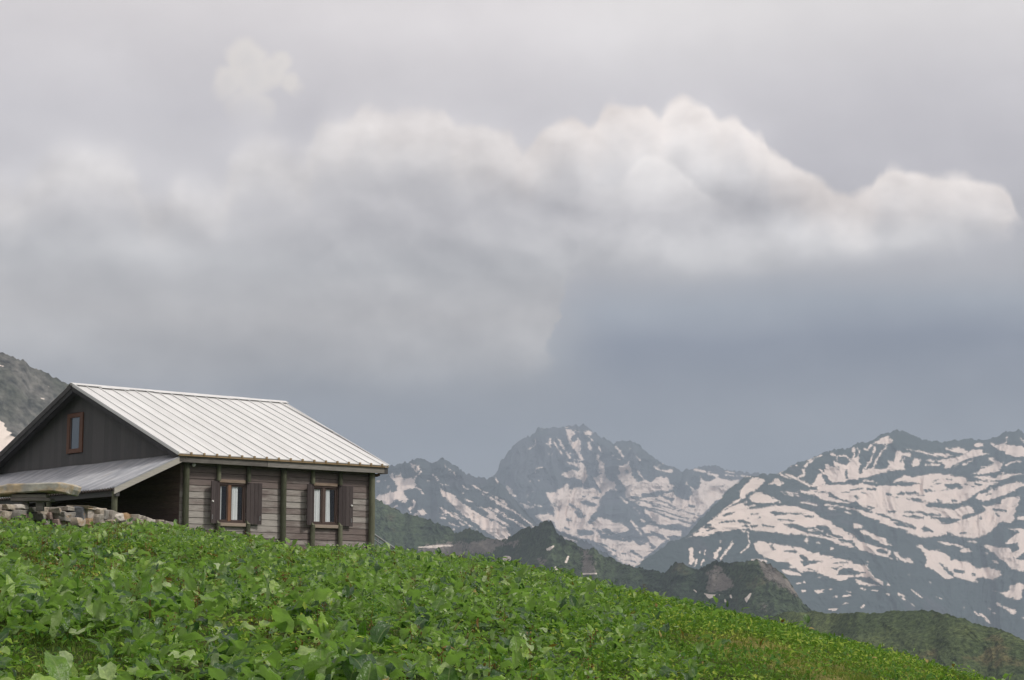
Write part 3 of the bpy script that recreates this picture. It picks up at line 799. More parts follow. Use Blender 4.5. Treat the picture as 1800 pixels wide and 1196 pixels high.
# ---------------------------------------------------------------- the nearer hills
def scrub_material(name, greens, rockc, s1, s2, brown=(0.09, 0.08, 0.045, 1)):
    m, b = material(name)
    o = coords()
    big = noise(o, s1, 6, 0.62); fine = noise(o, s2, 7, 0.7)
    c = mixc(step(big, 0.4, 0.62), greens[0], greens[1])
    c = mixc(step(noise(mapped(o, loc=(9, 4, 2)), s1 * 1.7, 5, 0.6), 0.60, 0.70), c, brown)
    c = mixc(0.9, c, ramp(fine, [(0.36, (0.25, 0.28, 0.27)), (0.64, (1.9, 1.85, 1.7))]), 'MULTIPLY')
    rk = step(attr('tone') + (fine - 0.5) * 4.5 + (big - 0.5) * 3.5 + (noise(mapped(o, loc=(5, 5, 5)), s1 * 3.5, 5, 0.7) - 0.5) * 3.0, 0.0, 0.7)
    rc = mixc(noise(mapped(o, (1, 1, 0.4)), s2 * 0.5, 6, 0.7), [x * 0.5 for x in rockc[:3]] + [1], [x * 1.6 for x in rockc[:3]] + [1])
    c = mixc(rk, c, rc)
    sn = step(attr('snow') + (fine - 0.5) * 0.5, -0.15, 0.2)
    put(b.inputs['Base Color'], mixc(sn, c, (0.8, 0.70, 0.62, 1)))
    b.inputs['Roughness'].default_value = 0.9
    b.inputs['Specular IOR Level'].default_value = 0.1
    bump(b, fine, 0.6, 3.0)
    return m
M_ridge = scrub_material('scrub_and_crag', ((0.033, 0.050, 0.030, 1), (0.055, 0.078, 0.040, 1)), (0.195, 0.172, 0.148, 1), 0.008, 0.2)
M_hill = scrub_material('hill_scrub', ((0.052, 0.074, 0.032, 1), (0.088, 0.112, 0.044, 1)), (0.15, 0.13, 0.11, 1), 0.014, 0.4, brown=(0.11, 0.10, 0.05, 1))
M_scree = scrub_material('scree_slope', ((0.065, 0.07, 0.06, 1), (0.115, 0.112, 0.108, 1)), (0.15, 0.145, 0.14, 1), 0.008, 0.08, brown=(0.12, 0.10, 0.09, 1))
mountain('hill', [(-400, 770), (100, 785), (300, 808), (420, 826), (500, 839), (560, 850), (610, 862), (650, 868), (670, 880), (690, 893), (707, 903), (722, 906), (745, 912), (768, 918), (785, 925), (800, 937), (810, 935), (818, 928), (826, 926), (838, 934), (858, 944),
                  (880, 949), (898, 945), (912, 936), (925, 929), (940, 925), (952, 917), (962, 914), (970, 920), (978, 938), (990, 948), (1008, 955), (1030, 966), (1045, 965), (1060, 976), (1078, 983),
                  (1095, 992), (1112, 997), (1135, 1002), (1155, 1006), (1168, 1009), (1178, 998), (1190, 991), (1200, 991), (1212, 998), (1226, 1001), (1240, 996), (1254, 985), (1266, 987),
                  (1284, 990), (1304, 987), (1328, 985), (1345, 988), (1362, 1000), (1380, 1012), (1392, 1030), (1404, 1045), (1412, 1062), (1425, 1072), (1450, 1082), (1520, 1110)],
         1230, [(-400, 2900), (560, 2700), (780, 2600), (960, 2200), (1200, 2000), (1400, 1800), (1520, 1700)], 38, M_ridge, rough=0.75, sil_noise=3.6, snow=SNOW_NEAR, rock=ROCK_NEAR, rag=.5, seed=51, near=True, stepx=1.4, cell=15)
mountain('hill', [(1120, 1230), (1220, 1150), (1300, 1108), (1380, 1076), (1430, 1076), (1470, 1079), (1510, 1078), (1545, 1077), (1580, 1074), (1620, 1073), (1650, 1076), (1675, 1083), (1700, 1090), (1725, 1101), (1745, 1103), (1765, 1109),
                  (1785, 1118), (1810, 1130), (1900, 1160), (2050, 1190), (2200, 1250)],
         1420, [(1300, 1150), (1500, 1050), (1800, 950), (2200, 900)], 30, M_hill, rough=0.5, sil_noise=2.4, snow='G+1 -9000,0 -9001,0', rock=None, seed=63, near=True, stepx=1.5, cell=26)
mountain('hill', [(-420, 470), (-200, 560), (-60, 606), (0, 621), (20, 628), (45, 637), (52, 645), (66, 650), (85, 658), (102, 667), (120, 674), (135, 680), (200, 700), (300, 745), (420, 800), (520, 860), (590, 930), (640, 1040)],
         1230, [(-420, 1700), (0, 1900), (640, 2300)], 33, M_scree, rough=0.6, sil_noise=3.0,
         snow='''J+ 0,770 50,810 40,830 80,850 70,880 125,905 95,930 180,955 100,1030 30,1095 -200,1130 -700,1100 -400,700
J+ 430,536 486,550 480,556 432,543
J+5 5,195 14,196
J+5 30,203 40,203
J+4 510,418 520,418
J+6 575,560 590,565''', rock=None, seed=77, near=True, rag=.6, cell=26)
# the valley floor and country beyond, out to the horizon
m, b = material('valley_ground')
o_ = coords()
put(b.inputs['Base Color'], mixc(noise(o_, 0.002, 6, 0.6), (0.035, 0.06, 0.03, 1), (0.09, 0.09, 0.07, 1)))
b.inputs['Roughness'].default_value = 0.95
gx, gy = np.meshgrid(np.linspace(-20000, 20000, 81), np.linspace(-20000, 20000, 81))
gz = -420 + 60 * fbm(gx / 3000, gy / 3000, 5, 4)
tag(mesh_np('valley_floor', np.stack([gx, gy, gz], -1).reshape(-1, 3), grid_faces(81, 81)[:, ::-1], m, smooth=True), kind='structure')

# ---------------------------------------------------------------- mesh builder
class MB:
    def __init__(s): s.v = []; s.f = []; s.t = []; s.m = []
    def add(s, vs, fs, tint=0.5, mi=0):
        n = len(s.v); s.v += [tuple(p) for p in vs]; s.f += [tuple(i + n for i in f) for f in fs]
        s.t += [tint] * len(vs); s.m += [mi] * len(fs)
    def hexa(s, c, tint=0.5, mi=0):
        """eight corners: bottom ring then top ring"""
        s.add(c, [(3, 2, 1, 0), (4, 5, 6, 7), (0, 1, 5, 4), (1, 2, 6, 5), (2, 3, 7, 6), (3, 0, 4, 7)], tint, mi)
    def box(s, x0, x1, y0, y1, z0, z1, tint=0.5, mi=0):
        s.hexa([(x0, y0, z0), (x1, y0, z0), (x1, y1, z0), (x0, y1, z0), (x0, y0, z1), (x1, y0, z1), (x1, y1, z1), (x0, y1, z1)], tint, mi)
    def tube(s, p, q, r0, r1=None, n=12, tint=0.5, wob=0.0, cuts=1):
        r1 = r0 if r1 is None else r1
        p = np.array(p, float); q = np.array(q, float); d = q - p; L = np.linalg.norm(d); d /= L
        u = np.cross(d, (0, 0, 1) if abs(d[2]) < 0.9 else (1, 0, 0)); u /= np.linalg.norm(u); w = np.cross(d, u)
        vs = []
        for k in range(cuts + 1):
            c = p + d * L * k / cuts + u * random.uniform(-wob, wob) + w * random.uniform(-wob, wob)
            r = r0 + (r1 - r0) * k / cuts
            for i in range(n):
                a = 2 * math.pi * i / n; vs.append(c + (u * math.cos(a) + w * math.sin(a)) * r)
        fs = [(k * n + i, k * n + (i + 1) % n, (k + 1) * n + (i + 1) % n, (k + 1) * n + i) for k in range(cuts) for i in range(n)]
        fs += [tuple(range(n))[::-1], tuple(cuts * n + i for i in range(n))]
        s.add(vs, fs, tint)
    def build(s, name, mats, parent=None, bevel=0.0, smooth=False):
        me = bpy.data.meshes.new(name); me.from_pydata(s.v, [], s.f); me.update()
        for m in (mats if isinstance(mats, (list, tuple)) else [mats]): me.materials.append(m)
        me.polygons.foreach_set('material_index', s.m)
        if smooth: me.polygons.foreach_set('use_smooth', [True] * len(s.f))
        a = me.attributes.new('tint', 'FLOAT', 'POINT'); a.data.foreach_set('value', s.t)
        o = bpy.data.objects.new(name, me); sc.collection.objects.link(o)
        if parent is not None: o.parent = parent
        if bevel:
            b = o.modifiers.new('edge', 'BEVEL'); b.width = bevel; b.segments = 1; b.limit_method = 'ANGLE'
        return o
def empty(name, loc, rz=0.0):
    o = bpy.data.objects.new(name, None); sc.collection.objects.link(o)
    o.location = loc; o.rotation_euler = (0, 0, rz); o.empty_display_size = 0.3
    return o

# ---------------------------------------------------------------- cabin materials
def wood(name, a, b_, stretch=(0.5, 9, 9), rough=0.8, tint_amt=0.7, grime=0.5, spec=0.25, bmp=0.5):
    m, b = material(name)
    o = coords()
    grain = noise(mapped(o, stretch), 7.0, 8, 0.65, 0.6)
    blot = noise(mapped(o, [x ** 0.5 for x in stretch]), 2.6, 5, 0.65)
    t = attr('tint')
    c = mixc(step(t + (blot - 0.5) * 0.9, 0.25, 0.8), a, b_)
    c = mixc(tint_amt, c, ramp(grain, [(0.28, (0.45, 0.43, 0.42)), (0.5, (1, 1, 1)), (0.75, (1.5, 1.48, 1.45))]), 'MULTIPLY')
    knots = step(noise(mapped(o, [x * 0.7 + 1.5 for x in stretch], (4, 2, 1)), 5.0, 3, 0.6), 0.66, 0.74)
    c = mixc(knots * grime, c, (0.03, 0.025, 0.022, 1))
    put(b.inputs['Base Color'], c)
    b.inputs['Roughness'].default_value = rough; b.inputs['Specular IOR Level'].default_value = spec
    bump(b, grain, bmp, 0.012)
    return m
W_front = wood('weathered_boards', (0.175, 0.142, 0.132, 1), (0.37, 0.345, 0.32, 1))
W_dark = wood('dark_stained_boards', (0.085, 0.084, 0.085, 1), (0.10, 0.097, 0.098, 1), stretch=(3, 3, 0.6), grime=0.05, bmp=0.08, tint_amt=.12)
W_porch = wood('brown_stained_boards', (0.12, 0.085, 0.078, 1), (0.15, 0.11, 0.10, 1), stretch=(0.6, 0.6, 8), grime=0.2, bmp=0.3)
W_fascia = wood('silvered_board', (0.13, 0.12, 0.11, 1), (0.25, 0.235, 0.215, 1), grime=0.5)
W_barge = wood('pale_board', (0.33, 0.31, 0.28, 1), (0.42, 0.40, 0.36, 1), grime=0.15, tint_amt=0.4)
W_pole = wood('treated_pole', (0.075, 0.08, 0.052, 1), (0.15, 0.155, 0.105, 1), stretch=(9, 9, 0.8), grime=0.3)
W_shut = wood('shutter_board', (0.060, 0.047, 0.047, 1), (0.082, 0.066, 0.065, 1), stretch=(8, 8, 0.8), tint_amt=0.35, grime=0.12, rough=0.6)
W_frame = wood('varnished_frame', (0.17, 0.085, 0.05, 1), (0.24, 0.13, 0.08, 1), stretch=(8, 8, 0.8), tint_amt=0.4, grime=0.1, rough=0.5)
W_frame2 = wood('worn_brown_frame', (0.075, 0.052, 0.046, 1), (0.115, 0.082, 0.07, 1), stretch=(8, 8, 0.8), tint_amt=0.4, grime=0.1, rough=0.5)
W_sill = wood('sill_board', (0.21, 0.14, 0.10, 1), (0.33, 0.27, 0.22, 1), grime=0.4)
def metal_sheet():
    m, b = material('white_roof_sheet')
    o = coords()
    n = noise(mapped(o, (2.5, 0.35, 0.35)), 1.6, 6, 0.6); f = noise(o, 40, 3, 0.6)
    c = mixc(step(n, 0.35, 0.7), (0.63, 0.63, 0.62, 1), (0.73, 0.73, 0.72, 1))
    c = mixc(step(noise(mapped(o, (6, 0.8, 0.8)), 2.2, 6, 0.7), 0.6, 0.75) * 0.4, c, (0.42, 0.40, 0.36, 1))
    c = mixc(step(f, 0.62, 0.72) * 0.2, c, (0.35, 0.3, 0.25, 1))
    put(b.inputs['Base Color'], c); b.inputs['Roughness'].default_value = 0.42
    b.inputs['Specular IOR Level'].default_value = 0.4
    bump(b, n, 0.15, 0.03)
    return m
def corrugated():
    m, b = material('galvanised_sheet')
    o = coords()
    n = noise(mapped(o, (0.35, 2.0, 1)), 2.0, 6, 0.62)
    c = mixc(step(n, 0.38, 0.62), (0.30, 0.315, 0.345, 1), (0.47, 0.48, 0.50, 1))
    c = mixc(step(noise(mapped(o, (0.5, 3.0, 1), (5, 1, 0)), 1.7, 5, 0.6), 0.58, 0.7) * 0.3, c, (0.42, 0.36, 0.31, 1))
    put(b.inputs['Base Color'], c); b.inputs['Metallic'].default_value = 0.25; b.inputs['Roughness'].default_value = 0.45
    return m
def plain(name, c, rough=0.6, metal=0.0, var=0.25, sc_=12.0, spec=0.4):
    m, b = material(name)
    n = noise(coords(), sc_, 5, 0.6)
    put(b.inputs['Base Color'], mixc(n, [x * (1 - var) for x in c] + [1], [min(1, x * (1 + var)) for x in c] + [1]))
    b.inputs['Roughness'].default_value = rough; b.inputs['Metallic'].default_value = metal
    b.inputs['Specular IOR Level'].default_value = spec
    return m
M_roof = metal_sheet(); M_corr = corrugated()
M_rust = plain('rusty_drip_edge', (0.28, 0.20, 0.11), 0.7)
M_rustd = plain('dark_rust', (0.07, 0.055, 0.05), 0.8)
M_white = plain('white_fitting', (0.72, 0.71, 0.68), 0.4, var=0.06)
M_steel = plain('galvanised_steel', (0.36, 0.37, 0.38), 0.45, 0.5, var=0.12)
M_curt = plain('curtain_cloth', (0.72, 0.75, 0.76), 0.9, var=0.12, sc_=5)
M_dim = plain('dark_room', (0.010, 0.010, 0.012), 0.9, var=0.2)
def glass():
    m, b = material('window_glass')
    b.inputs['Base Color'].default_value = (0.9, 0.95, 0.97, 1)
    b.inputs['Roughness'].default_value = 0.03
    nt = m.node_tree; out = nt.nodes['Material Output']
    tr = node('ShaderNodeBsdfTransparent'); gl = node('ShaderNodeBsdfGlossy'); gl.inputs['Roughness'].default_value = 0.02
    fr = node('ShaderNodeLayerWeight'); mx = node('ShaderNodeMixShader')
    nt.links.new((V.m('POWER', V(fr.outputs['Facing']), 4.0) * 0.9 + 0.05).clamp().k, mx.inputs[0])
    nt.links.new(tr.outputs[0], mx.inputs[1]); nt.links.new(gl.outputs[0], mx.inputs[2]); nt.links.new(mx.outputs[0], out.inputs[0])
    nt.nodes.remove(b)
    return m
M_glass = glass()

# ---------------------------------------------------------------- cabin
EAVE = np.array(point(313, 798, 48.0))
TH = R(41.33)
BASE = 2.2                                  # height of the eave over the cabin's base point
cabin = empty('cabin', (EAVE[0], EAVE[1], EAVE[2] - BASE), TH)
tag(cabin, 'brown wooden mountain cabin with a white ribbed metal roof and two shuttered windows', 'cabin')
def cab_world(x, y, z):
    c, s_ = math.cos(TH), math.sin(TH)
    return np.array((EAVE[0] + c * x - s_ * y, EAVE[1] + s_ * x + c * y, EAVE[2] + z))
Z = lambda z: z + BASE
WY = 0.34                                    # outer face of the front wall
WIN = ((1.50, 2.40, -1.80, -0.70), (4.66, 5.56, -1.77, -0.66))
mb = MB(); zt = -0.10; k = 0
while zt > -3.4:
    h = 0.176; z0, z1 = zt - h + 0.010, zt
    joints = [0.30, random.uniform(1.9, 2.4) if k % 3 else 3.6, 3.6, 6.82] if k % 2 else [0.30, 3.6, random.uniform(4.8, 5.3), 6.82]
    joints = sorted(set(joints))
    for xa, xb in zip(joints[:-1], joints[1:]):
        spans = [(xa, xb)]
        for (wx0, wx1, wz0, wz1) in WIN:
            if z0 < wz1 - 0.02 and z1 > wz0 + 0.02:
                ns = []
                for (p, q) in spans:
                    if q <= wx0 or p >= wx1: ns.append((p, q)); continue
                    if p < wx0: ns.append((p, wx0))
                    if q > wx1: ns.append((wx1, q))
                spans = ns
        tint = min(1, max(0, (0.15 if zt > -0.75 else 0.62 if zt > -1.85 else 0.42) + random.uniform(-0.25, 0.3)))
        for (p, q) in spans:
            dy = random.uniform(-0.006, 0.006)
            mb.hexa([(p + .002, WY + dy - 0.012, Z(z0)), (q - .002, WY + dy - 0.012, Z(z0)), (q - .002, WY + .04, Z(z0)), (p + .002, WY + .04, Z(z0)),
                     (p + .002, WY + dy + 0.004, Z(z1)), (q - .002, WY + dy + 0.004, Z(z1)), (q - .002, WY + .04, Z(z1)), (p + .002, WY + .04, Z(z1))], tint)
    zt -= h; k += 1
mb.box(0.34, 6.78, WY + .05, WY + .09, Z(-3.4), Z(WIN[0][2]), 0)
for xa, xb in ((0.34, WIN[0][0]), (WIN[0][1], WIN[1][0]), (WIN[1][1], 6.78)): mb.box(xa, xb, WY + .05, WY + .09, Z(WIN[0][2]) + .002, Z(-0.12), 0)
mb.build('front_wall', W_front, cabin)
# gable wall: vertical charcoal boarding above, brown boarding in the porch
APX_Y, APX_Z, DEPTH = 6.22, 2.42, 12.44
def roof_z(y): return APX_Z * (y / APX_Y if y < APX_Y else (DEPTH - y) / (DEPTH - APX_Y))
GX = 0.33
mb = MB(); y = WY + 0.06
while y < DEPTH - 0.4:
    y1 = min(y + 0.24, DEPTH - 0.4); e = random.uniform(-.0015, .0015)
    gap = [(y, y1)]
    for (p, q) in gap:
        zt0, zt1 = roof_z(p) - .16, roof_z(q) - .16
        def col(z0a, z0b, z1a, z1b): mb.hexa([(GX + e, p + .0006, Z(z0a)), (GX + .04, p + .0006, Z(z0a)), (GX + .04, q - .0006, Z(z0b)), (GX + e, q - .0006, Z(z0b)),
                     (GX + e, p + .0006, Z(z1a)), (GX + .04, p + .0006, Z(z1a)), (GX + .04, q - .0006, Z(z1b)), (GX + e, q - .0006, Z(z1b))], random.random())
        if p > 5.93 and q < 7.06:
            col(-0.05, -0.05, 0.40, 0.40); col(1.64, 1.64, zt0, zt1)
        else: col(-0.05, -0.05, zt0, zt1)
    y = y1
mb.build('gable_wall', W_dark, cabin)
mb = MB(); z = -0.06
while z > -3.4:
    mb.box(GX - .004 + random.uniform(-.004, .004), GX + .04, WY + .06, DEPTH - .4, Z(z - .165), Z(z), random.random()); z -= .17
mb.build('porch_wall', W_porch, cabin)
# rear and far walls
mb = MB(); z = -0.10
while z > -3.4:
    mb.box(.3, 6.8, DEPTH - .40, DEPTH - .36, Z(z - .168), Z(z), random.random())
    mb.box(6.76, 6.80, WY + .06, DEPTH - .42, Z(z - .168), Z(z), random.random()); z -= .172
for i in range(46):
    p = WY + .06 + i * .255; q = p + .25
    mb.hexa([(6.76, p, Z(-.1)), (6.80, p, Z(-.1)), (6.80, q, Z(-.1)), (6.76, q, Z(-.1)), (6.76, p, Z(roof_z(p) - .16)), (6.80, p, Z(roof_z(p) - .16)), (6.80, q, Z(roof_z(q) - .16)), (6.76, q, Z(roof_z(q) - .16))], random.random())
mb.build('rear_wall', W_front, cabin)
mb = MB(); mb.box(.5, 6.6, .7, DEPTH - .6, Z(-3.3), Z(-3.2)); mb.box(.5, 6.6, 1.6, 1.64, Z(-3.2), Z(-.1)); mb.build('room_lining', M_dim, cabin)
# round posts
for x, r in ((0.42, .092), (3.60, .088), (6.72, .095)):
    mb = MB(); mb.tube((x, WY - .10, Z(-3.4)), (x, WY - .10, Z(-0.115)), r, r * .93, 14, random.random(), .006, 6)
    mb.build('wall_post', W_pole, cabin, smooth=False)
for wx0, wx1, wz0, wz1 in WIN:
    for x, sgn in ((wx0 - .035, -1), (wx1 + .035, 1)):
        mb = MB(); mb.tube((x, WY - .075, Z(wz1 + .05)), (x, WY - .075, Z(-0.115)), .062, .058, 12, random.random(), .003, 3)
        mb.build('upper_post', W_pole, cabin)
        mb = MB(); mb.tube((x, WY - .085, Z(-3.4)), (x, WY - .085, Z(wz0 - .02)), .075, .07, 12, random.random(), .004, 4)
        a = random.uniform(.05, .09)                      # bevel-cut top that grips the sill
        mb.hexa([(x - .055, WY - .15, Z(wz0 - .02)), (x + .055, WY - .15, Z(wz0 - .02)), (x + .055, WY - .03, Z(wz0 - .02)), (x - .055, WY - .03, Z(wz0 - .02)),
                 (x - .045, WY - .11, Z(wz0 + a)), (x + .01, WY - .11, Z(wz0 + .02)), (x + .01, WY - .03, Z(wz0 + .02)), (x - .045, WY - .03, Z(wz0 + a))], .8)
        mb.build('lower_post', W_pole, cabin)
# windows with their sashes, glass, curtains and shutters
def window(i, wx0, wx1, wz0, wz1):
    fm = W_frame if i == 0 else W_frame2
    fr = MB()
    y0, y1 = WY - .01, WY + .10
    fr.box(wx0, wx0 + .05, y0, y1, Z(wz0), Z(wz1), .3); fr.box(wx1 - .05, wx1, y0, y1, Z(wz0), Z(wz1), .3)
    fr.box(wx0 + .051, wx1 - .051, y0, y1, Z(wz1 - .05), Z(wz1), .3); fr.box(wx0 + .051, wx1 - .051, y0, y1, Z(wz0), Z(wz0 + .045), .3)
    w = fr.build('window', W_frame2, cabin, bevel=.004)
    xm = wx0 + (wx1 - wx0) * (.42 if i == 0 else .45)
    s_ = MB()
    s_.box(xm - .05, xm + .045, y0 + .012, y1 - .03, Z(wz0 + .047), Z(wz1 - .052), .6)
    s_.build('mullion', fm, w, bevel=.004)
    for a, b_ in ((wx0 + .052, xm - .052), (xm + .047, wx1 - .052)):
        q = MB(); t = .035
        q.box(a, a + t, y0 + .03, y1 - .035, Z(wz0 + .047), Z(wz1 - .052), .5); q.box(b_ - t, b_, y0 + .03, y1 - .035, Z(wz0 + .047), Z(wz1 - .052), .5)
        q.box(a + t, b_ - t, y0 + .03, y1 - .035, Z(wz1 - .092), Z(wz1 - .053), .5); q.box(a + t, b_ - t, y0 + .03, y1 - .035, Z(wz0 + .048), Z(wz0 + .088), .5)
        q.build('sash', W_frame2, w, bevel=.003)
        g = MB(); g.box(a + t - .004, b_ - t + .004, y0 + .05, y0 + .054, Z(wz0 + .084), Z(wz1 - .088)); g.build('pane', M_glass, w)
    def curtain(xa, xb, yy, drift=0.0, taper=0.0):
        n = 26; vs = []; fs = []
        for k in range(n + 1):
            for j, zz in enumerate((wz1 - .06, (wz0 + wz1) / 2, wz0 + .06)):
                t_ = k / n; xx = xa + (xb - xa) * (t_ * (1 - taper * (j == 0)))
                vs.append((xx + drift * j * .5, yy + .010 * math.sin(t_ * 21 + j * .4), Z(zz)))
        for k in range(n):
            for j in range(2): a = k * 3 + j; fs.append((a, a + 1, a + 4, a + 3))
        c = MB(); c.add(vs, fs); c.build('curtain', M_curt, w, smooth=True)
    if i == 0: curtain(wx0 + .08, wx0 + .15, WY + .062); curtain(xm + .02, xm + .30, WY + .062)
    else: curtain(wx0 + .03, wx0 + .34, WY + .062); curtain(xm + .03, xm + .25, WY + .062, .02)
    l = MB(); l.box(wx0 + .02, wx1 - .02, WY - .035, WY + .02, Z(wz1 + .005), Z(wz1 + .095), .5); l.build('lintel_board', W_sill, w, bevel=.006)
    l = MB(); l.box(wx0 + .03, wx1 - .03, WY - .10, WY + .02, Z(wz0 - .10), Z(wz0 - .004), .8); l.build('sill', W_sill, w, bevel=.008)
    for side in (-1, 1):
        hx = wx0 + .0 if side < 0 else wx1 - .0
        wdt = .40 if side < 0 else .47
        if i == 1 and side < 0: wdt = .36
        ang = R(26 if side < 0 else 9)
        dx, dyy = side * math.cos(ang), -math.sin(ang)
        nx, ny = -math.sin(ang) * side, -math.cos(ang)
        o0 = np.array((hx, WY - .030))
        def P(u, v, z): return (o0[0] + dx * u + nx * v, o0[1] + dyy * u + ny * v, Z(z))
        q = MB(); nb = 4
        for k in range(nb):
            a, b_ = wdt * k / nb + .002, wdt * (k + 1) / nb - .002; th = .028 + random.uniform(-.002, .002)
            c8 = [P(a, 0, wz0 - .03), P(b_, 0, wz0 - .03), P(b_, th, wz0 - .03), P(a, th, wz0 - .03), P(a, 0, wz1 + .03), P(b_, 0, wz1 + .03), P(b_, th, wz1 + .03), P(a, th, wz1 + .03)]
            q.hexa(c8, random.random())
        for zc in (wz0 + .18, wz1 - .18):
            q.hexa([P(.02, -.02, zc - .05), P(wdt - .02, -.02, zc - .05), P(wdt - .02, -.001, zc - .05), P(.02, -.001, zc - .05), P(.02, -.02, zc + .05), P(wdt - .02, -.02, zc + .05), P(wdt - .02, -.001, zc + .05), P(.02, -.001, zc + .05)], .5)
        sh = q.build('shutter', W_shut, w, bevel=.003)
        if (i == 0 and side < 0) or (i == 1 and side > 0):
            kb = MB(); c = np.array(P(wdt - .05, .03, (wz0 + wz1) / 2 + .02)); kb.tube(c, c + np.array((nx, ny, 0)) * .03, .032, .026, 10); kb.build('knob', M_white, sh)
        if side > 0 or i == 0:
            h_ = MB(); c = np.array(P(wdt - .06, .032, wz0 + .08)); h_.tube(c, c + np.array((0, 0, .13)), .009, .009, 6); h_.build('catch', M_steel, sh)
    return w
for i, ww in enumerate(WIN): window(i, *ww)
# gable window
fr = MB(); gy0, gy1, gz0, gz1 = 5.96, 7.02, .42, 1.62; gx0, gx1 = GX - .045, GX + .05; t = .17
gy0 += .04; gy1 -= .04
fr.box(gx0, gx1, gy0, gy0 + t, Z(gz0), Z(gz1), .2); fr.box(gx0, gx1, gy1 - t, gy1, Z(gz0), Z(gz1), .2)
fr.box(gx0, gx1, gy0 + t, gy1 - t, Z(gz1 - .13), Z(gz1), .2); fr.box(gx0, gx1, gy0 + t, gy1 - t, Z(gz0), Z(gz0 + .13), .2)
w = fr.build('gable_window', plain('reddish_frame', (0.125, 0.058, 0.034), .6), cabin, bevel=.006)
q = MB(); a, b_ = gy0 + t + .001, gy1 - t - .001
q.box(gx0 + .02, gx1, a, a + .07, Z(gz0 + .131), Z(gz1 - .131), .5); q.box(gx0 + .02, gx1, b_ - .07, b_, Z(gz0 + .131), Z(gz1 - .131), .5)
q.build('sash', W_frame2, w)
g = MB(); g.box(gx0 + .04, gx0 + .045, a + .07, b_ - .07, Z(gz0 + .131), Z(gz1 - .131)); g.build('pane', plain('sky_reflection_pane', (0.10, 0.13, 0.16), .06, var=.1, sc_=2, spec=1.0), w)  # opaque pane, the reflected sky is put into its base colour

# ---- main roof
XR = lambda y: 7.14 + (0.42 * (y / APX_Y) if y < APX_Y else 0.42)        # the far verge runs a little out of square
def slope_pt(x, y, up):
    L = math.hypot(APX_Y, APX_Z); n = (-APX_Z / L, APX_Y / L) if y <= APX_Y else (APX_Z / L, APX_Y / L)
    return (x, y + n[0] * up, Z(roof_z(y) + n[1] * up))
def slab(mb, x0, x1a, x1b, ya, yb, lo, hi, tint=.5):
    """a piece of roof between ya (eave side) and yb, from lo to hi above the roof plane"""
    A = lambda x, y, u: slope_pt(x, y, u)
    def at(x, y, u, front):
        L = math.hypot(APX_Y, APX_Z); n = (-APX_Z / L, APX_Y / L) if front else (APX_Z / L, APX_Y / L)
        zz = APX_Z * (y / APX_Y) if front else APX_Z * (DEPTH - y) / (DEPTH - APX_Y)
        return (x, y + n[0] * u, Z(zz + n[1] * u))
    f = (ya + yb) / 2 < APX_Y
    mb.hexa([at(x0, ya, lo, f), at(x1a, ya, lo, f), at(x1b, yb, lo, f), at(x0, yb, lo, f), at(x0, ya, hi, f), at(x1a, ya, hi, f), at(x1b, yb, hi, f), at(x0, yb, hi, f)], tint)
roof = MB()
n_sheet = 17; wdt = 7.14 / 17.6
for k in range(19):
    xa = k * wdt + .0; xb = (k + 1) * wdt - .003
    for (ya, yb) in ((0.0, APX_Y), (DEPTH, APX_Y)):
        e = random.uniform(0, .006)
        if xa < XR(ya): 
            slab(roof, xa, min(xb, XR(ya)), min(xb, XR(yb)), ya, yb, .0 + e, .022 + e)
        elif xa < XR(yb): slab(roof, xa, xa + .002, min(xb, XR(yb)), ya + (yb - ya) * .45, yb, e, .022 + e)
rf = roof.build('roof', M_roof, cabin)
ribs = MB()
for k in range(1, 19):
    x = k * wdt
    for (ya, yb) in ((-.012, APX_Y - .05), (DEPTH + .012, APX_Y + .05)):
        if x < 7.12: slab(ribs, x - .022, x + .022, x + .022, ya, yb, .03, .052)
        elif x < XR(APX_Y): slab(ribs, x - .022, x + .022, x + .022, ya + (yb - ya) * .5, yb, .03, .075)
slab(ribs, -.012, .03, .03, -.012, APX_Y - .05, -.03, .07); slab(ribs, -.012, .03, .03, DEPTH + .012, APX_Y + .05, -.03, .07)
ribs.hexa([slope_pt(7.13, -.012, -.03), slope_pt(7.165, -.012, -.03), slope_pt(7.585, APX_Y, -.03), slope_pt(7.55, APX_Y, -.03), slope_pt(7.13, -.012, .05), slope_pt(7.165, -.012, .05), slope_pt(7.585, APX_Y, .05), slope_pt(7.55, APX_Y, .05)])
ribs.build('roof_seams', M_roof, rf, bevel=.008)
cap = MB(); x = -.03
while x < XR(APX_Y):
    x1 = min(x + random.uniform(.7, 1.0), XR(APX_Y) + .03); e = random.uniform(.0, .02)
    for (ya, yb) in ((APX_Y - random.uniform(.18, .30), APX_Y), (APX_Y + .25, APX_Y)): slab(cap, x, x1 + .04, x1 + .04, ya, yb, .058 + e * .6, .068 + e * .6)
    x = x1
cap.build('ridge_cap', M_roof, rf)
ed = MB(); ed.box(.02, 7.13, -.02, .012, Z(-.045), Z(-.008))
for k in range(1, 18): ed.box(k * wdt - .028, k * wdt + .028, -.035, -.005, Z(-.01), Z(.062))
ed.build('drip_edge', M_rust, rf)
fa = MB(); fa.box(.06, 2.9, .03, .065, Z(-.215), Z(-.048), .4); fa.box(2.904, 7.08, .028, .063, Z(-.22), Z(-.048), .7)
fa.build('fascia_board', W_fascia, rf, bevel=.006)
fa = MB()                                   # lining under the eaves and along the verge of the gable
slab(fa, .02, 7.10, 7.5, .08, APX_Y - .02, -.14, -.03, .3); slab(fa, .02, 7.5, 7.5, DEPTH - .08, APX_Y + .02, -.14, -.03, .3)
fa.box(7.02, 7.14, .02, .36, Z(-.225), Z(-.05), .2)
fa.build('roof_lining', W_dark, rf)
vb = MB()
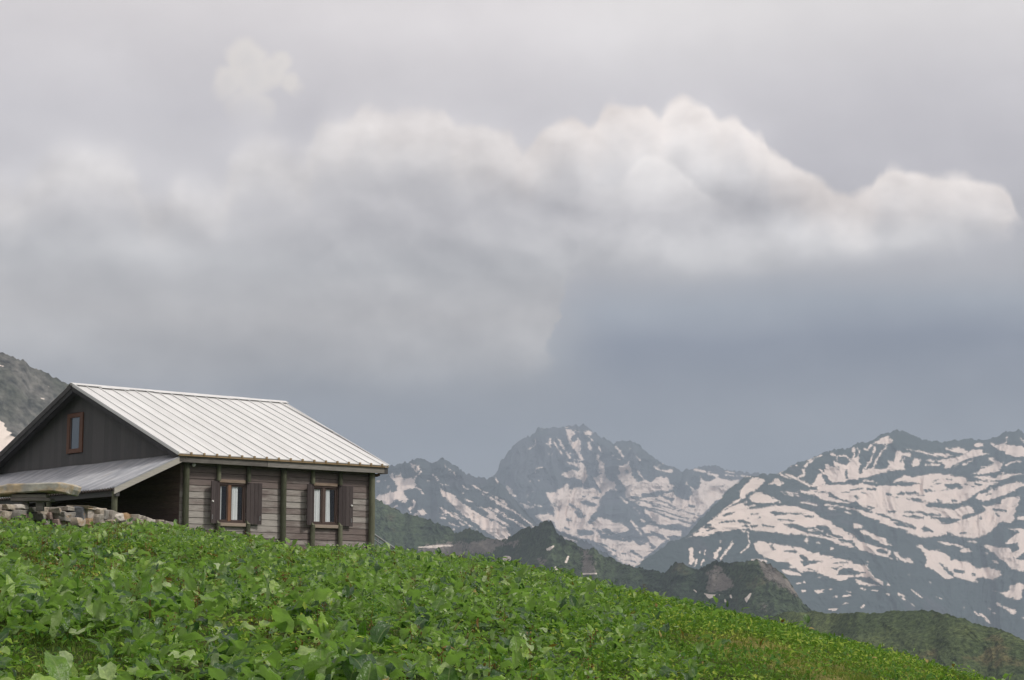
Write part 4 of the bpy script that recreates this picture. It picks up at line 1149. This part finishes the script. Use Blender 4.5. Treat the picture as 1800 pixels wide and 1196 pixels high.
slab(vb, -.03, .015, .015, DEPTH, APX_Y, -.27, -.035, .2); slab(vb, -.05, -.031, -.031, DEPTH + .05, APX_Y, -.13, .02, .7)
slab(vb, -.025, .015, .015, .0, APX_Y, -.15, -.035, .2)
vb.build('verge_board', wood('dark_verge', (0.05, 0.05, 0.052, 1), (0.085, 0.083, 0.085, 1), stretch=(6, .6, .6)), rf)
pu = MB(); pu.box(6.81, 7.0, .30, .42, Z(-.30), Z(-.225), .4); pu.box(6.81, 6.95, .16, .29, Z(-.29), Z(-.225), .4); pu.build('purlin_end', plain('red_brown_timber', (0.13, 0.07, 0.05), .8), cabin)
lm = MB()
for k in range(6):
    a0, a1 = math.pi * k / 6, math.pi * (k + 1) / 6; cz = Z(-.255)
    lm.tube((.62, .20, cz - .055 * math.cos(a0)), (.62, .20, cz - .055 * math.cos(a1)), max(.002, .055 * math.sin(a0)), max(.002, .055 * math.sin(a1)), 12)
lm.build('eave_lamp', M_white, cabin, smooth=True)

# ---- porch: corrugated lean-to along the gable
PX0, PX1, PZ0, PZ1, PY0, PY1 = GX - .02, -1.86, .03, -.985, .06, 12.3
n = int((PY1 - PY0) / .025); vs = []
ph = lambda k: .016 * math.sin(k * .025 / .15 * 2 * math.pi)
for th in (0, -.004):
    for k in range(n + 1):
        y = PY0 + k * .025
        for tt in (0, .35, .7, 1.0):
            vs.append((PX0 + (PX1 - PX0) * tt, y, Z(PZ0 + (PZ1 - PZ0) * tt + ph(k) + th - .012 * math.sin(tt * 3.14) + .008 * math.sin(y * 2.1 + tt * 2))))
m4 = (n + 1) * 4; fs = []
for k in range(n):
    for j in range(3):
        a = k * 4 + j; fs.append((a, a + 1, a + 5, a + 4)); fs.append((m4 + a + 4, m4 + a + 5, m4 + a + 1, m4 + a))
    fs.append((k * 4 + 3, m4 + k * 4 + 3, m4 + k * 4 + 7, k * 4 + 7))
pr = MB(); pr.add(vs, fs); porch = pr.build('porch_roof', M_corr, cabin, smooth=True)
b2 = MB()                                    # folded verge strip, dark joint and pale barge board
S = lambda t_, y, dz: (PX0 + (PX1 - PX0) * t_, y, Z(PZ0 + (PZ1 - PZ0) * t_ + dz))
b2.hexa([S(1, PY0 - .03, .0), S(0, PY0 - .03, .0), S(0, PY0 + .10, .0), S(1, PY0 + .10, .0), S(1, PY0 - .03, .028), S(0, PY0 - .03, .028), S(0, PY0 + .10, .028), S(1, PY0 + .10, .028)])
b2.build('verge_flashing', M_corr, porch)
b2 = MB(); b2.hexa([S(1.0, PY0 - .03, -.165), S(0, PY0 - .03, -.165), S(0, PY0 + .01, -.165), S(1.0, PY0 + .01, -.165), S(1.0, PY0 - .03, -.004), S(0, PY0 - .03, -.004), S(0, PY0 + .01, -.004), S(1.0, PY0 + .01, -.004)], .8)
b2.build('barge_board', W_barge, porch)
b2 = MB()
y = PY0 + .02
while y < PY1: b2.tube((PX1 + .07, y, Z(PZ1 - .015)), (PX1 - .03, y, Z(PZ1 - .055)), .03, .036, 8); y += .15
b2.build('rusty_sheet_ends', M_rustd, porch)
b2 = MB(); b2.box(-1.80, -1.70, .05, 12.2, Z(-1.20), Z(-1.06), .4); b2.build('porch_beam', W_dark, porch)
b2 = MB()
for k in range(8):
    y = .35 + k * 1.65; b2.hexa([S(.97, y, -.14), S(.03, y, -.14), S(.03, y + .07, -.14), S(.97, y + .07, -.14), S(.97, y, -.035), S(.03, y, -.035), S(.03, y + .07, -.035), S(.97, y + .07, -.035)])
b2.build('porch_rafters', W_dark, porch)
for y in (.20, 3.9, 7.9, 11.8):
    b2 = MB(); b2.tube((-1.76, y, Z(-3.2)), (-1.76, y, Z(-1.06)), .085, .078, 14, .5, .004, 4); b2.build('porch_post', W_pole, cabin)

# ---------------------------------------------------------------- rail at the far corner of the cabin
rail = empty('handrail', point(664, 965, 54.5))
tag(rail, 'pale metal handrail sloping down behind the right end of the cabin', 'handrail')
rl0 = np.array(rail.location)
for (a, b_, r) in (((655, 938), (735, 992), .03), ((655, 947), (735, 1001), .02)):
    q = MB(); q.tube(np.array(point(*a, 54.0)) - rl0, np.array(point(*b_, 55.5)) - rl0, r, r, 8); q.build('rail', M_steel, rail)
for px_, py_ in ((664, 943), (700, 966), (728, 985)):
    q = MB(); p_ = np.array(point(px_, py_, 54.0 + (px_ - 655) / 80 * 1.5)); q.tube(p_ - rl0, p_ - rl0 - (0, 0, 1.3), .02, .02, 8); q.build('stanchion', M_steel, rail)

# ---------------------------------------------------------------- the pasture slope
CREST = [(-900, 890), (-300, 912), (0, 926), (60, 936), (100, 946), (160, 949), (200, 941), (280, 944), (330, 950), (440, 962), (520, 988), (660, 985), (760, 997), (850, 1008), (950, 1025), (1030, 1043), (1100, 1060), (1200, 1080), (1300, 1097), (1400, 1122),
         (1500, 1151), (1600, 1180), (1720, 1219), (1800, 1248), (1950, 1310), (2300, 1430)]
_cx = np.arange(-900, 2301, 10.0); _ce = np.interp(_cx, [c[0] for c in CREST], [c[1] for c in CREST])
_k = np.exp(-np.linspace(-2, 2, 13) ** 2); _k /= _k.sum(); _ce = np.convolve(np.pad(_ce, 6, 'edge'), _k, 'valid')
H0 = 1.7
def ground_z(x, y):
    x = np.asarray(x, float); y = np.asarray(y, float)
    u = np.where(y > 4, x / np.maximum(y, 4), x / 4)
    px = 900 + u * FPX * 0.99
    e = (1046 - np.interp(px, _cx, _ce)) / FPX
    yc = np.interp(px, [-200, 400, 700, 1000, 1300, 1720, 2200], [46, 47, 46, 42, 36, 28, 22])
    z = -H0 + (e + 2 * H0 / yc) * y - H0 / yc ** 2 * y * y
    z = np.where(y < 0, -H0 + 0.05 * y, z)
    return z + (0.13 * fbm(x / 3.1, y / 3.1, 81, 3) + 0.06 * fbm(x / 1.1, y / 1.1, 87, 2)) * np.clip(y / 12, 0, 1) * np.clip((75 - y) / 20, 0.2, 1)
gxs = np.concatenate([np.arange(-90, -25, 1.5), np.arange(-25, 30, .3), np.arange(30, 90, 1.5)])
gys = np.concatenate([np.arange(-40, 6, 1.0), np.arange(6, 62, .3), np.arange(62, 170, 2.0)])
gx, gy = np.meshgrid(gxs, gys)
gz = ground_z(gx, gy)
m, b = material('pasture_soil')
o_ = coords(); nf = noise(o_, 6, 6, 0.65); nb_ = noise(o_, 0.6, 5, 0.6)
c = mixc(step(nb_, .4, .6), (0.025, 0.05, 0.012, 1), (0.06, 0.075, 0.02, 1))
c = mixc(step(attr('dry') + (nf - .5) * 1.0, .2, .9), c, (0.16, 0.145, 0.05, 1))
put(b.inputs['Base Color'], mixc(.9, c, ramp(nf, [(.3, (.3, .3, .3)), (.7, (1.6, 1.6, 1.5))]), 'MULTIPLY'))
b.inputs['Roughness'].default_value = .95; b.inputs['Specular IOR Level'].default_value = .1
bump(b, nf, .8, .08)
def pxof(x, y, z):
    f = y * math.cos(PITCH) + z * math.sin(PITCH)
    return 900 + FPX * x / f, 598 - FPX * (-y * math.sin(PITCH) + z * math.cos(PITCH)) / f
# dry turf grows on the lower right shoulder, a damp grassy corner at the lower left (ground positions)
def dryness(x, y):
    x = np.asarray(x); y = np.asarray(y)
    g = lambda cx, cy, rx, ry: np.exp(-(((x - cx) / rx) ** 2 + ((y - cy) / ry) ** 2) ** 1.2)
    d = g(2.9, 21, 1.0, 3.4) + .9 * g(5.6, 24.5, 1.5, 5.0) + .8 * g(3.4, 17.3, .9, 2.6) + .5 * g(1.8, 25, .7, 2.2) + .45 * g(-4.4, 22, 1.3, 4) + .3 * g(-1.5, 17, 1.0, 3)
    return np.clip(d + fbm(np.asarray(x) / .9, np.asarray(y) / 1.6, 91, 3) * .35 * (d > .1), 0, 1.2)
ground = mesh_np('ground', np.stack([gx, gy, gz], -1).reshape(-1, 3), grid_faces(len(gys), len(gxs))[:, ::-1], m, smooth=True)
add_attr(ground, 'dry', dryness(gx, gy)); tag(ground, kind='structure')

# ---------------------------------------------------------------- plants
def leaf_material(name, dark, mid, lightc, under, rough=.42, spec=.5, vein=True, pale=None):
    m, b = material(name)
    t = attr('tint'); geo = node('ShaderNodeNewGeometry')
    c = ramp(t, [(0.0, dark), (.42, mid), (.80, lightc), (1.0, pale or lightc)])
    n = noise(coords(), 22, 5, .6)
    c = mixc(.8, c, ramp(n, [(.3, (.55, .6, .55)), (.7, (1.45, 1.38, 1.3))]), 'MULTIPLY')
    if vein:
        rib = step(attr('rib'), .09, .03); c = mixc(rib * .5, c, (0.22, .27, .11, 1))
    c = mixc(V(geo.outputs['Backfacing']) * .75, c, under)
    put(b.inputs['Base Color'], c); b.inputs['Roughness'].default_value = rough; b.inputs['Specular IOR Level'].default_value = spec
    if vein: bump(b, noise(coords(), 34, 3, .6), .55, .02)
    nt = m.node_tree; tl = node('ShaderNodeBsdfTranslucent'); put(tl.inputs[0], mixc(1.0, c, (1.2, 1.75, .5, 1), 'MULTIPLY'))
    mx = node('ShaderNodeMixShader'); mx.inputs[0].default_value = .30
    nt.links.new(b.outputs[0], mx.inputs[1]); nt.links.new(tl.outputs[0], mx.inputs[2]); nt.links.new(mx.outputs[0], nt.nodes['Material Output'].inputs[0])
    return m
M_dock = leaf_material('dock_leaf', (0.022, 0.075, 0.009, 1), (0.108, 0.215, 0.016, 1), (0.22, 0.34, 0.055, 1), (0.30, 0.37, 0.20, 1), rough=.34, pale=(0.36, 0.43, 0.27, 1))  # the palest stop paints sky sheen into the leaf colour
M_forb = leaf_material('small_leaf', (0.04, 0.12, 0.012, 1), (0.14, 0.26, 0.02, 1), (0.30, 0.36, 0.05, 1), (0.14, 0.19, 0.07, 1), rough=.6, spec=.25, vein=False)
M_grass = leaf_material('grass_blade', (0.07, 0.14, 0.018, 1), (0.15, 0.20, 0.03, 1), (0.34, 0.30, 0.10, 1), (0.12, .15, .05, 1), rough=.7, spec=.2, vein=False)
M_stalk = leaf_material('rusty_seed_head', (0.08, 0.042, 0.024, 1), (0.14, 0.072, 0.035, 1), (0.33, 0.27, 0.12, 1), (0.15, 0.07, 0.03, 1), rough=.9, spec=.1, vein=False)

def scatter(n_per_m2, y0, y1, umin=-.42, umax=.38, weight=None, clump=None):
    A = (umax - umin) * (y1 * y1 - y0 * y0) / 2
    n = int(A * n_per_m2)
    y = np.sqrt(rng.uniform(y0 * y0, y1 * y1, n)); x = y * rng.uniform(umin, umax, n)
    if weight is not None:
        k = rng.uniform(0, 1, n) < weight(x, y); x, y = x[k], y[k]
    return x, y
def outside_cabin(x, y):
    c, s_ = math.cos(TH), math.sin(TH); X = x - EAVE[0]; Y = y - EAVE[1]
    lx = c * X + s_ * Y; ly = -s_ * X + c * Y
    return ~((lx > -1.5) & (lx < 6.9) & (ly > .2) & (ly < 13))
def blades(name, x, y, z, length, width, yaw, tilt, curl, fold, tint, mat, rows=5, half=2, wavy=.1, shape='dock', rib=True):
    """one leaf per entry: a folded, curling, wavy blade grown from (x, y, z)"""
    n = len(x); t = np.linspace(0, 1, rows)
    if shape == 'dock': prof = np.interp(t, [0, .08, .25, .5, .75, .92, 1], [.45, .80, 1, .95, .72, .38, .04])
    elif shape == 'grass': prof = np.interp(t, [0, .5, 1], [1, .8, .1])
    else: prof = np.interp(t, [0, .3, .6, 1], [.2, 1, .9, .1])
    sj = np.linspace(-1, 1, 2 * half + 1)
    T, S_ = np.meshgrid(t, sj, indexing='ij')
    T = T[None]; S_ = S_[None]; W = prof[None, :, None]
    e = lambda a: a[:, None, None]
    ang = e(tilt) - e(curl) * T                       # the blade arches over
    # integrate along the midrib
    dt = 1 / (rows - 1)
    cc = np.cumsum(np.cos(ang[:, :, :1]) * dt, 1) - np.cos(ang[:, :1, :1]) * dt
    ss = np.cumsum(np.sin(ang[:, :, :1]) * dt, 1) - np.sin(ang[:, :1, :1]) * dt
    L = e(length); Wd = e(width) * .5 * W * S_
    ph = rng.uniform(0, 6.28, (n, 1, 1)); ph2 = rng.uniform(0, 6.28, (n, 1, 1))
    wave = wavy * e(width) * np.abs(S_) * (np.sin(T * 13 + ph + S_ * 2.0) * .6 + np.sin(T * 7 + ph2 - S_) * .6)
    up = np.abs(Wd) * np.sin(e(fold)) + wave; side = Wd * np.cos(e(fold))
    F = L * cc - up * np.sin(ang); Uz = L * ss + up * np.cos(ang)
    ca, sa = np.cos(e(yaw)), np.sin(e(yaw))
    roll = rng.uniform(-.5, .5, (n, 1, 1))
    Uz = Uz + side * np.sin(roll); side = side * np.cos(roll)
    Pv = np.stack([e(x) + F * ca - side * sa, e(y) + F * sa + side * ca, e(z) + Uz], -1)
    k = rows * (2 * half + 1)
    gf = grid_faces(rows, 2 * half + 1)[:, ::-1]          # upper side of the leaf faces up
    faces = (gf[None] + (np.arange(n) * k)[:, None, None]).reshape(-1, 4)
    return Pv.reshape(-1, 3), faces, np.repeat(tint, k), np.broadcast_to(np.abs(S_), (n,) + S_.shape[1:]).reshape(-1)
def join(name, parts, mat, label, cat):
    V_, F_, T_, R_ = [], [], [], []; n = 0
    for v, f, t, r in parts: V_.append(v); F_.append(f + n); T_.append(t); R_.append(r); n += len(v)
    o = mesh_np(name, np.concatenate(V_), np.concatenate(F_), mat, smooth=True)
    add_attr(o, 'tint', np.concatenate(T_)); add_attr(o, 'rib', np.concatenate(R_))
    tag(o, label, cat, kind='stuff'); return o

# how thick the big docks stand: everywhere on the left and middle, giving way to turf on the right shoulder
def dock_w(x, y):
    u = x / y
    r = np.clip((.115 - u) / .10, 0.0, 1)                    # thins out to the right
    far = np.clip((y - 26) / 8, 0, 1)
    w = np.maximum(r, .12 * far)
    w = w * (1 - np.clip(np.exp(-((u + .26) / .055) ** 2) * np.clip((14.6 - y) / 1.2, 0, 1), 0, 1))   # grassy corner
    w = w * (1 - .9 * np.clip(dryness(x, y), 0, 1))
    patch = fbm(x / 2.3, y / 3.2, 131, 3)
    return np.clip(w * (.72 + 1.1 * patch), .02 * (w > .02), 1) * outside_cabin(x, y)
parts = []
def docks(per_m2, y0, y1, rows, half, big):
    px_, py_ = scatter(per_m2, y0, y1, weight=dock_w)
    n = len(px_)
    nl = rng.integers(4, 9, n)
    idx = np.repeat(np.arange(n), nl); N = len(idx)
    size = np.repeat(rng.uniform(.45, 1.1, n), nl) * rng.uniform(.5, 1.1, N) * big
    yaw = rng.uniform(0, 2 * math.pi, N); rad = rng.uniform(.02, .18, N)
    x = px_[idx] + np.cos(yaw) * rad; y = py_[idx] + np.sin(yaw) * rad
    hz = rng.uniform(.03, .24, N) * np.repeat(rng.uniform(.4, 1.45, n), nl)
    z = ground_z(x, y) + hz
    L = size * np.where((y < 17) & (x < -.8), .26, .185); W = L * rng.uniform(.38, .85, N)
    tilt = rng.normal(.65, .5, N); curl = rng.uniform(.1, 1.5, N); fold = rng.uniform(.05, .6, N)
    tint = np.clip(rng.normal(.33, .24, N) + np.repeat(rng.normal(0, .15, n) + .3 * fbm(px_ / 1.6, py_ / 1.6, 133, 3), nl), 0, 1)
    odd = rng.uniform(0, 1, N); tint = np.clip(tint, 0, .82)
    tint = np.where(odd < .10, rng.uniform(.84, .97, N), np.where(odd > .84, rng.uniform(0, .12, N), tint))  # a few leaves take the palest tint as painted highlights
    parts.append(blades('d', x, y, z, L, W, yaw, tilt, curl, fold, tint, M_dock, rows, half, .13))
docks(18, 10.5, 20, 8, 3, 1.0)
docks(16, 20, 32, 6, 2, .97)
docks(16, 32, 52, 5, 1, .97)
join('broadleaf_plants', parts, M_dock, 'broad wavy green dock leaves covering the slope below the cabin', 'ground cover')

def forb_w(x, y):
    u = x / y
    w = .30 + .70 * np.clip((u + .02) / .10, 0, 1) + .3 * (fbm(x / 1.7, y / 2.4, 141, 3) > .05)
    w = w * (1 - .8 * np.clip(dryness(x, y) * 1.1, 0, 1))
    return np.clip(w, 0, 1) * outside_cabin(x, y)
parts = []
def forbs(per_m2, y0, y1, size, rows=3, half=1):
    px_, py_ = scatter(per_m2, y0, y1, weight=forb_w)
    n = len(px_); nl = rng.integers(6, 13, n); idx = np.repeat(np.arange(n), nl); N = len(idx)
    tall = np.repeat(np.clip(.13 + .20 * fbm(px_ / 1.1, py_ / 1.1, 151, 3), .05, .32), nl)
    yaw = rng.uniform(0, 6.283, N); rad = rng.uniform(0, .13, N)
    x = px_[idx] + np.cos(yaw) * rad; y = py_[idx] + np.sin(yaw) * rad
    z = ground_z(x, y) + tall * rng.uniform(.15, 1.1, N)
    L = rng.uniform(.5, 1.2, N) * size; W = L * rng.uniform(.4, .7, N)
    pt = fbm(px_ / 2.2, py_ / 2.2, 161, 3)
    tint = np.clip(rng.normal(.38, .2, N) + np.repeat(pt * .55, nl), 0, 1)
    parts.append(blades('f', x, y, z, L, W, yaw, rng.normal(.45, .5, N), rng.uniform(0, 1, N), rng.uniform(0, .6, N), tint, M_forb, rows, half, .05, 'ovate'))
forbs(56, 11, 22, .065); forbs(44, 22, 34, .08); forbs(28, 34, 50, .10)
join('low_herbs', parts, M_forb, 'small leaved bright green herbs growing between the dock leaves', 'ground cover')

parts = []
def grass(per_m2, y0, y1, weight, ln, wd, tint0):
    px_, py_ = scatter(per_m2, y0, y1, weight=weight)
    n = len(px_); nl = rng.integers(6, 12, n); idx = np.repeat(np.arange(n), nl); N = len(idx)
    yaw = rng.uniform(0, 6.283, N); rad = rng.uniform(0, .07, N)
    x = px_[idx] + np.cos(yaw) * rad; y = py_[idx] + np.sin(yaw) * rad; z = ground_z(x, y) - .01
    L = rng.uniform(.5, 1.2, N) * ln; W = np.full(N, wd) * rng.uniform(.7, 1.3, N)
    dr = dryness(px_, py_)
    tint = np.clip(rng.normal(tint0, .18, N) + np.repeat(dr * .45 * (.6 + 1.2 * fbm(px_ / .7, py_ / 1.2, 177, 3)), nl), 0, 1)
    parts.append(blades('g', x, y, z, L, W, yaw, rng.normal(1.2, .22, N), rng.uniform(0, 1.3, N), np.zeros(N), tint, M_grass, 4, 1, 0, 'grass'))
corner = lambda x, y: np.exp(-((x / y + .26) / .06) ** 2) * (y < 15.5)
turf = lambda x, y: np.clip(.12 + 1.2 * dryness(x, y) + .5 * np.clip((x / y - .08) / .1, 0, 1) + corner(x, y), 0, 1) * outside_cabin(x, y)
grass(95, 11, 20, turf, .10, .006, .25); grass(60, 20, 34, turf, .10, .009, .28); grass(14, 34, 48, turf, .14, .012, .25)
join('grass', parts, M_grass, 'short yellowish grass on the lower right shoulder and in the near corner', 'grass')

# rusty seed heads of last year's docks
parts = []
sw = lambda x, y: np.clip((.10 - x / y) / .2, 0, 1) * (fbm(x / 1.3, y / 2.0, 171, 3) > .12) * outside_cabin(x, y)
px_, py_ = scatter(2.6, 12, 48, weight=sw)
n = len(px_); nl = 46; idx = np.repeat(np.arange(n), nl); N = len(idx)
hh = np.repeat(rng.uniform(.22, .42, n), nl); tt = rng.uniform(.35, 1, N)
x = px_[idx] + rng.normal(0, .034, N); y = py_[idx] + rng.normal(0, .034, N); z = ground_z(px_[idx], py_[idx]) + hh * tt
parts.append(blades('s', x, y, z, rng.uniform(.015, .035, N), rng.uniform(.012, .022, N), rng.uniform(0, 6.28, N), rng.normal(.3, .6, N), rng.uniform(0, 1, N), np.zeros(N), np.clip(rng.normal(.4, .25, N), 0, 1), M_stalk, 3, 1, 0, 'ovate'))
x = px_; y = py_; z = ground_z(x, y)
parts.append(blades('s', x, y, z, rng.uniform(.25, .42, n), np.full(n, .012), rng.uniform(0, 6.28, n), rng.normal(1.5, .1, n), np.zeros(n), np.zeros(n), np.full(n, .5), M_stalk, 3, 1, 0, 'grass'))
x, y = scatter(.5, 11, 48, weight=outside_cabin); n = len(x)
parts.append(blades('s', x, y, ground_z(x, y) + rng.uniform(.08, .26, n), rng.uniform(.06, .14, n), rng.uniform(.03, .06, n), rng.uniform(0, 6.28, n), rng.normal(.3, .5, n), rng.uniform(.3, 1.8, n), rng.uniform(0, .8, n), rng.uniform(.5, 1, n), M_stalk, 5, 1, .12, 'dock'))
join('seed_heads', parts, M_stalk, 'rusty brown seed heads and withered leaves standing among the dock leaves', 'seed heads')

# ---------------------------------------------------------------- dry stone wall in front of the porch
def stone_material():
    m, b = material('field_stone')
    o = coords(); t = attr('tint')
    n = noise(o, 5, 7, .65); n2 = noise(mapped(o, loc=(3, 1, 7)), 14, 6, .7)
    c = ramp(t, [(0.0, (0.14, 0.15, 0.17, 1)), (.25, (0.31, 0.295, 0.27, 1)), (.5, (0.40, 0.355, 0.30, 1)), (.7, (0.36, 0.25, 0.15, 1)), (.82, (0.28, 0.215, 0.195, 1)), (1.0, (0.52, 0.49, 0.45, 1))])
    c = mixc(.85, c, ramp(n, [(.3, (.55, .55, .56)), (.7, (1.4, 1.35, 1.3))]), 'MULTIPLY')
    c = mixc(step(n2, .58, .68) * .5, c, (0.34, 0.33, 0.27, 1))
    c = mixc(step(noise(mapped(o, loc=(8, 8, 1)), 3.2, 5, .65), .57, .66) * .6, c, (0.30, 0.19, 0.09, 1))
    put(b.inputs['Base Color'], c); b.inputs['Roughness'].default_value = .88; b.inputs['Specular IOR Level'].default_value = .25
    bump(b, n, .7, .05)
    return m
M_stone = stone_material()
def rock(name, c, sx, sy, sz, rz, tint, parent, seed, taper=.2, mat=None, rough=.05):
    """a quarried block: squared, broken corners, uneven faces"""
    import bmesh
    r = random.Random(seed)
    bm = bmesh.new(); bmesh.ops.create_cube(bm, size=1)
    for v in bm.verts:
        v.co.x *= sx * (1 + r.uniform(-taper, taper)); v.co.y *= sy * (1 + r.uniform(-taper, taper)); v.co.z *= sz * (1 + r.uniform(-taper, taper) * 1.3)
    bmesh.ops.bevel(bm, geom=list(bm.edges), offset=min(sx, sz) * .07, segments=1, affect='EDGES', profile=.5)
    bmesh.ops.triangulate(bm, faces=bm.faces)
    bmesh.ops.subdivide_edges(bm, edges=list(bm.edges), cuts=2, use_grid_fill=True)
    co = np.array([v.co for v in bm.verts])
    nn = fbm(co[:, 0] * 4 + seed, co[:, 1] * 4 + co[:, 2] * 5, seed, 4)
    for v, q in zip(bm.verts, nn): v.co += v.co.normalized() * float(q) * rough
    me = bpy.data.meshes.new(name); bm.to_mesh(me); bm.free(); me.materials.append(mat or M_stone)
    a = me.attributes.new('tint', 'FLOAT', 'POINT'); a.data.foreach_set('value', [tint] * len(me.vertices))
    o = bpy.data.objects.new(name, me); sc.collection.objects.link(o); o.location = c; o.rotation_euler = (r.uniform(-.05, .05), r.uniform(-.06, .06), rz)
    o.parent = parent
    return o
wall_o = point(120, 960, 44.2)
stone_wall = empty('dry_stone_wall', wall_o)
tag(stone_wall, 'low dry stone wall of rough mixed blocks between the porch and the green plants', 'stone wall')
STONES = [('K', -90, 556, 10, 640, .9), ('K', -60, 650, 90, 760, .5), ('K', 0, 545, 150, 612, .5), ('K', 130, 550, 330, 608, 1.0), ('K', 320, 592, 480, 655, .3), ('K', 490, 592, 620, 680, .5), ('K', 600, 592, 840, 662, .3),
          ('K', 830, 577, 1000, 632, .3), ('K', 985, 566, 1290, 605, .5), ('K', 945, 598, 1190, 770, .0), ('K', 1175, 590, 1305, 755, .95), ('K', 700, 668, 955, 790, .2), ('K', 310, 640, 450, 800, .05), ('K', 90, 622, 300, 735, .2),
          ('K', 190, 700, 335, 825, .82), ('K', 620, 655, 740, 765, .82), ('K', 880, 760, 1150, 855, .5), ('K', 1140, 750, 1290, 850, .68), ('K', 640, 765, 880, 900, .82), ('K', 920, 855, 1130, 965, .25), ('K', 1130, 850, 1280, 970, .68),
          ('K', 1290, 603, 1460, 700, .5), ('K', 1310, 695, 1450, 800, .3), ('K', 1450, 625, 1540, 740, .2), ('K', 1530, 645, 1650, 790, .3), ('K', 1460, 765, 1640, 860, .5), ('K', 1645, 675, 1755, 780, 1.0), ('K', 1740, 690, 1835, 800, .7),
          ('K', 440, 680, 620, 780, .3), ('K', 450, 780, 640, 880, .2), ('K', 300, 800, 450, 900, .3), ('K', 1290, 800, 1460, 900, .25), ('K', 1650, 790, 1850, 880, .25),
          ('L', 200, 1004, 365, 1060, 1.0), ('L', 370, 1040, 478, 1110, .95), ('L', 478, 1063, 560, 1110, 1.0), ('L', 545, 1075, 650, 1130, .5), ('L', 200, 1065, 370, 1150, .3), ('L', 645, 1090, 760, 1150, .3)]
SCL = {'K': (0, 820, 8.182), 'L': (200, 780, 7.971)}
for i, (k, xa, ya, xb, yb, tn) in enumerate(STONES):
    ox, oy, s_ = SCL[k]
    cx, cy = (xa + xb) / 2 / s_ + ox, (ya + yb) / 2 / s_ + oy; D = 43.2 + .016 * cx + (.0 if i % 3 else .08) - (.8 if cx < 42 else 0)
    mp = D / FPX; sx = (xb - xa) / s_ * mp * 1.07; sz = (yb - ya) / s_ * mp * 1.10
    p_ = np.array(point(cx, cy, D)) - wall_o
    dp = .42 + .1 * (i % 3)
    p_[1] += dp / 2
    rock('stone', p_, sx, dp, sz, -.12 + .09 * math.sin(i * 2.3), tn, stone_wall, 300 + i)
mb = MB(); a = np.array(point(-60, 905, 42.9)) - wall_o; b_ = np.array(point(285, 925, 48.0)) - wall_o
mb.hexa([a + (0, .25, -1.2), b_ + (0, .25, -1.2), b_ + (0, .7, -1.2), a + (0, .7, -1.2), a + (0, .25, .02), b_ + (0, .25, 0), b_ + (0, .7, 0), a + (0, .7, .02)], .1)
mb.build('rubble_core', M_stone, stone_wall)

# ---------------------------------------------------------------- slab table on the wall
tb = np.array(point(60, 893, 43.6)); table = empty('stone_table', tb)
tag(table, 'thick weathered stone slab table on a timber block, above the low stone wall', 'table')
D = 43.0; mp = D / FPX
prof = [(-330, 300), (-60, 268), (0, 268), (110, 252), (220, 240), (740, 222), (860, 232), (960, 250), (1050, 268), (1030, 330), (1000, 405), (780, 362), (560, 372), (300, 380), (230, 372), (0, 412), (-330, 430)]
pts = np.array([point(x / 8.182, y / 8.182 + 820, D) for x, y in prof]) - tb
nP = len(pts); rings = []
cen = pts.mean(0)
for d_, sc_ in ((0, .93), (.06, 1.0), (.55, 1.02), (1.0, .98), (1.06, .9)):
    q = cen + (pts - cen) * np.array((sc_, 1, sc_)); q = q + np.array((0, d_, 0)); rings.append(q + rng.normal(0, .012, q.shape))
vs = np.concatenate(rings); fs = [(k * nP + i, k * nP + (i + 1) % nP, (k + 1) * nP + (i + 1) % nP, (k + 1) * nP + i) for k in range(4) for i in range(nP)] + [tuple(range(nP))[::-1], tuple(4 * nP + i for i in range(nP))]
m, b = material('slab_stone'); o_ = coords(); n = noise(o_, 4, 7, .65)
cc = mixc(step(noise(mapped(o_, loc=(1, 0, 0)), 2.2, 4, .6), .46, .60), (0.36, 0.355, 0.325, 1), (0.42, 0.34, 0.235, 1))
put(b.inputs['Base Color'], mixc(.9, cc, ramp(n, [(.3, (.6, .6, .6)), (.7, (1.4, 1.38, 1.3))]), 'MULTIPLY')); b.inputs['Roughness'].default_value = .9; bump(b, n, .6, .04)
mb = MB(); mb.add(vs, fs, .4); sl = mb.build('slab', m, table, bevel=.02)
mb = MB(); P3 = lambda x, y, D_: np.array(point(x / 8.182, y / 8.182 + 820, D_)) - tb
a, b_ = P3(150, 425, 43.15), P3(715, 500, 43.15)
mb.box(a[0], b_[0], a[1], a[1] + .5, b_[2], a[2] - .05, .5); mb.box(a[0] + .02, b_[0] - .1, a[1] + .02, a[1] + .45, a[2] - .048, a[2] + .04, .7)
mb.build('timber_block', W_fascia, table, bevel=.01)
for xa, xb in ((300, 375), (500, 600)):
    a, b_ = P3(xa, 500, 43.2), P3(xb, 640, 43.2); mb = MB(); mb.box(a[0], b_[0], a[1] + .1, a[1] + .25, b_[2], a[2], .5); mb.build('leg', W_fascia, table, bevel=.01)

# ---------------------------------------------------------------- the air
def build_haze():
    x, y0, y1, z0, z1 = 9000, -200, 13500, -560, 1060
    v = [(a, b_, c) for c in (z0, z1) for b_ in (y0, y1) for a in (-x, x)]
    f = [(0, 2, 3, 1), (4, 5, 7, 6), (0, 1, 5, 4), (2, 6, 7, 3), (0, 4, 6, 2), (1, 3, 7, 5)]
    m = bpy.data.materials.new('haze'); m.use_nodes = True
    nt = m.node_tree; nt.nodes.remove(nt.nodes['Principled BSDF'])
    p = nt.nodes.new('ShaderNodeVolumePrincipled')
    p.inputs['Color'].default_value = HAZE_COLOUR
    p.inputs['Density'].default_value = HAZE_DENSITY
    nt.links.new(p.outputs[0], nt.nodes['Material Output'].inputs['Volume'])
    tag(mesh_np('haze', v, f, m), kind='stuff')
HAZE_DENSITY = 1.05e-4
HAZE_COLOUR = (0.70, 0.83, 0.99, 1)
build_haze()
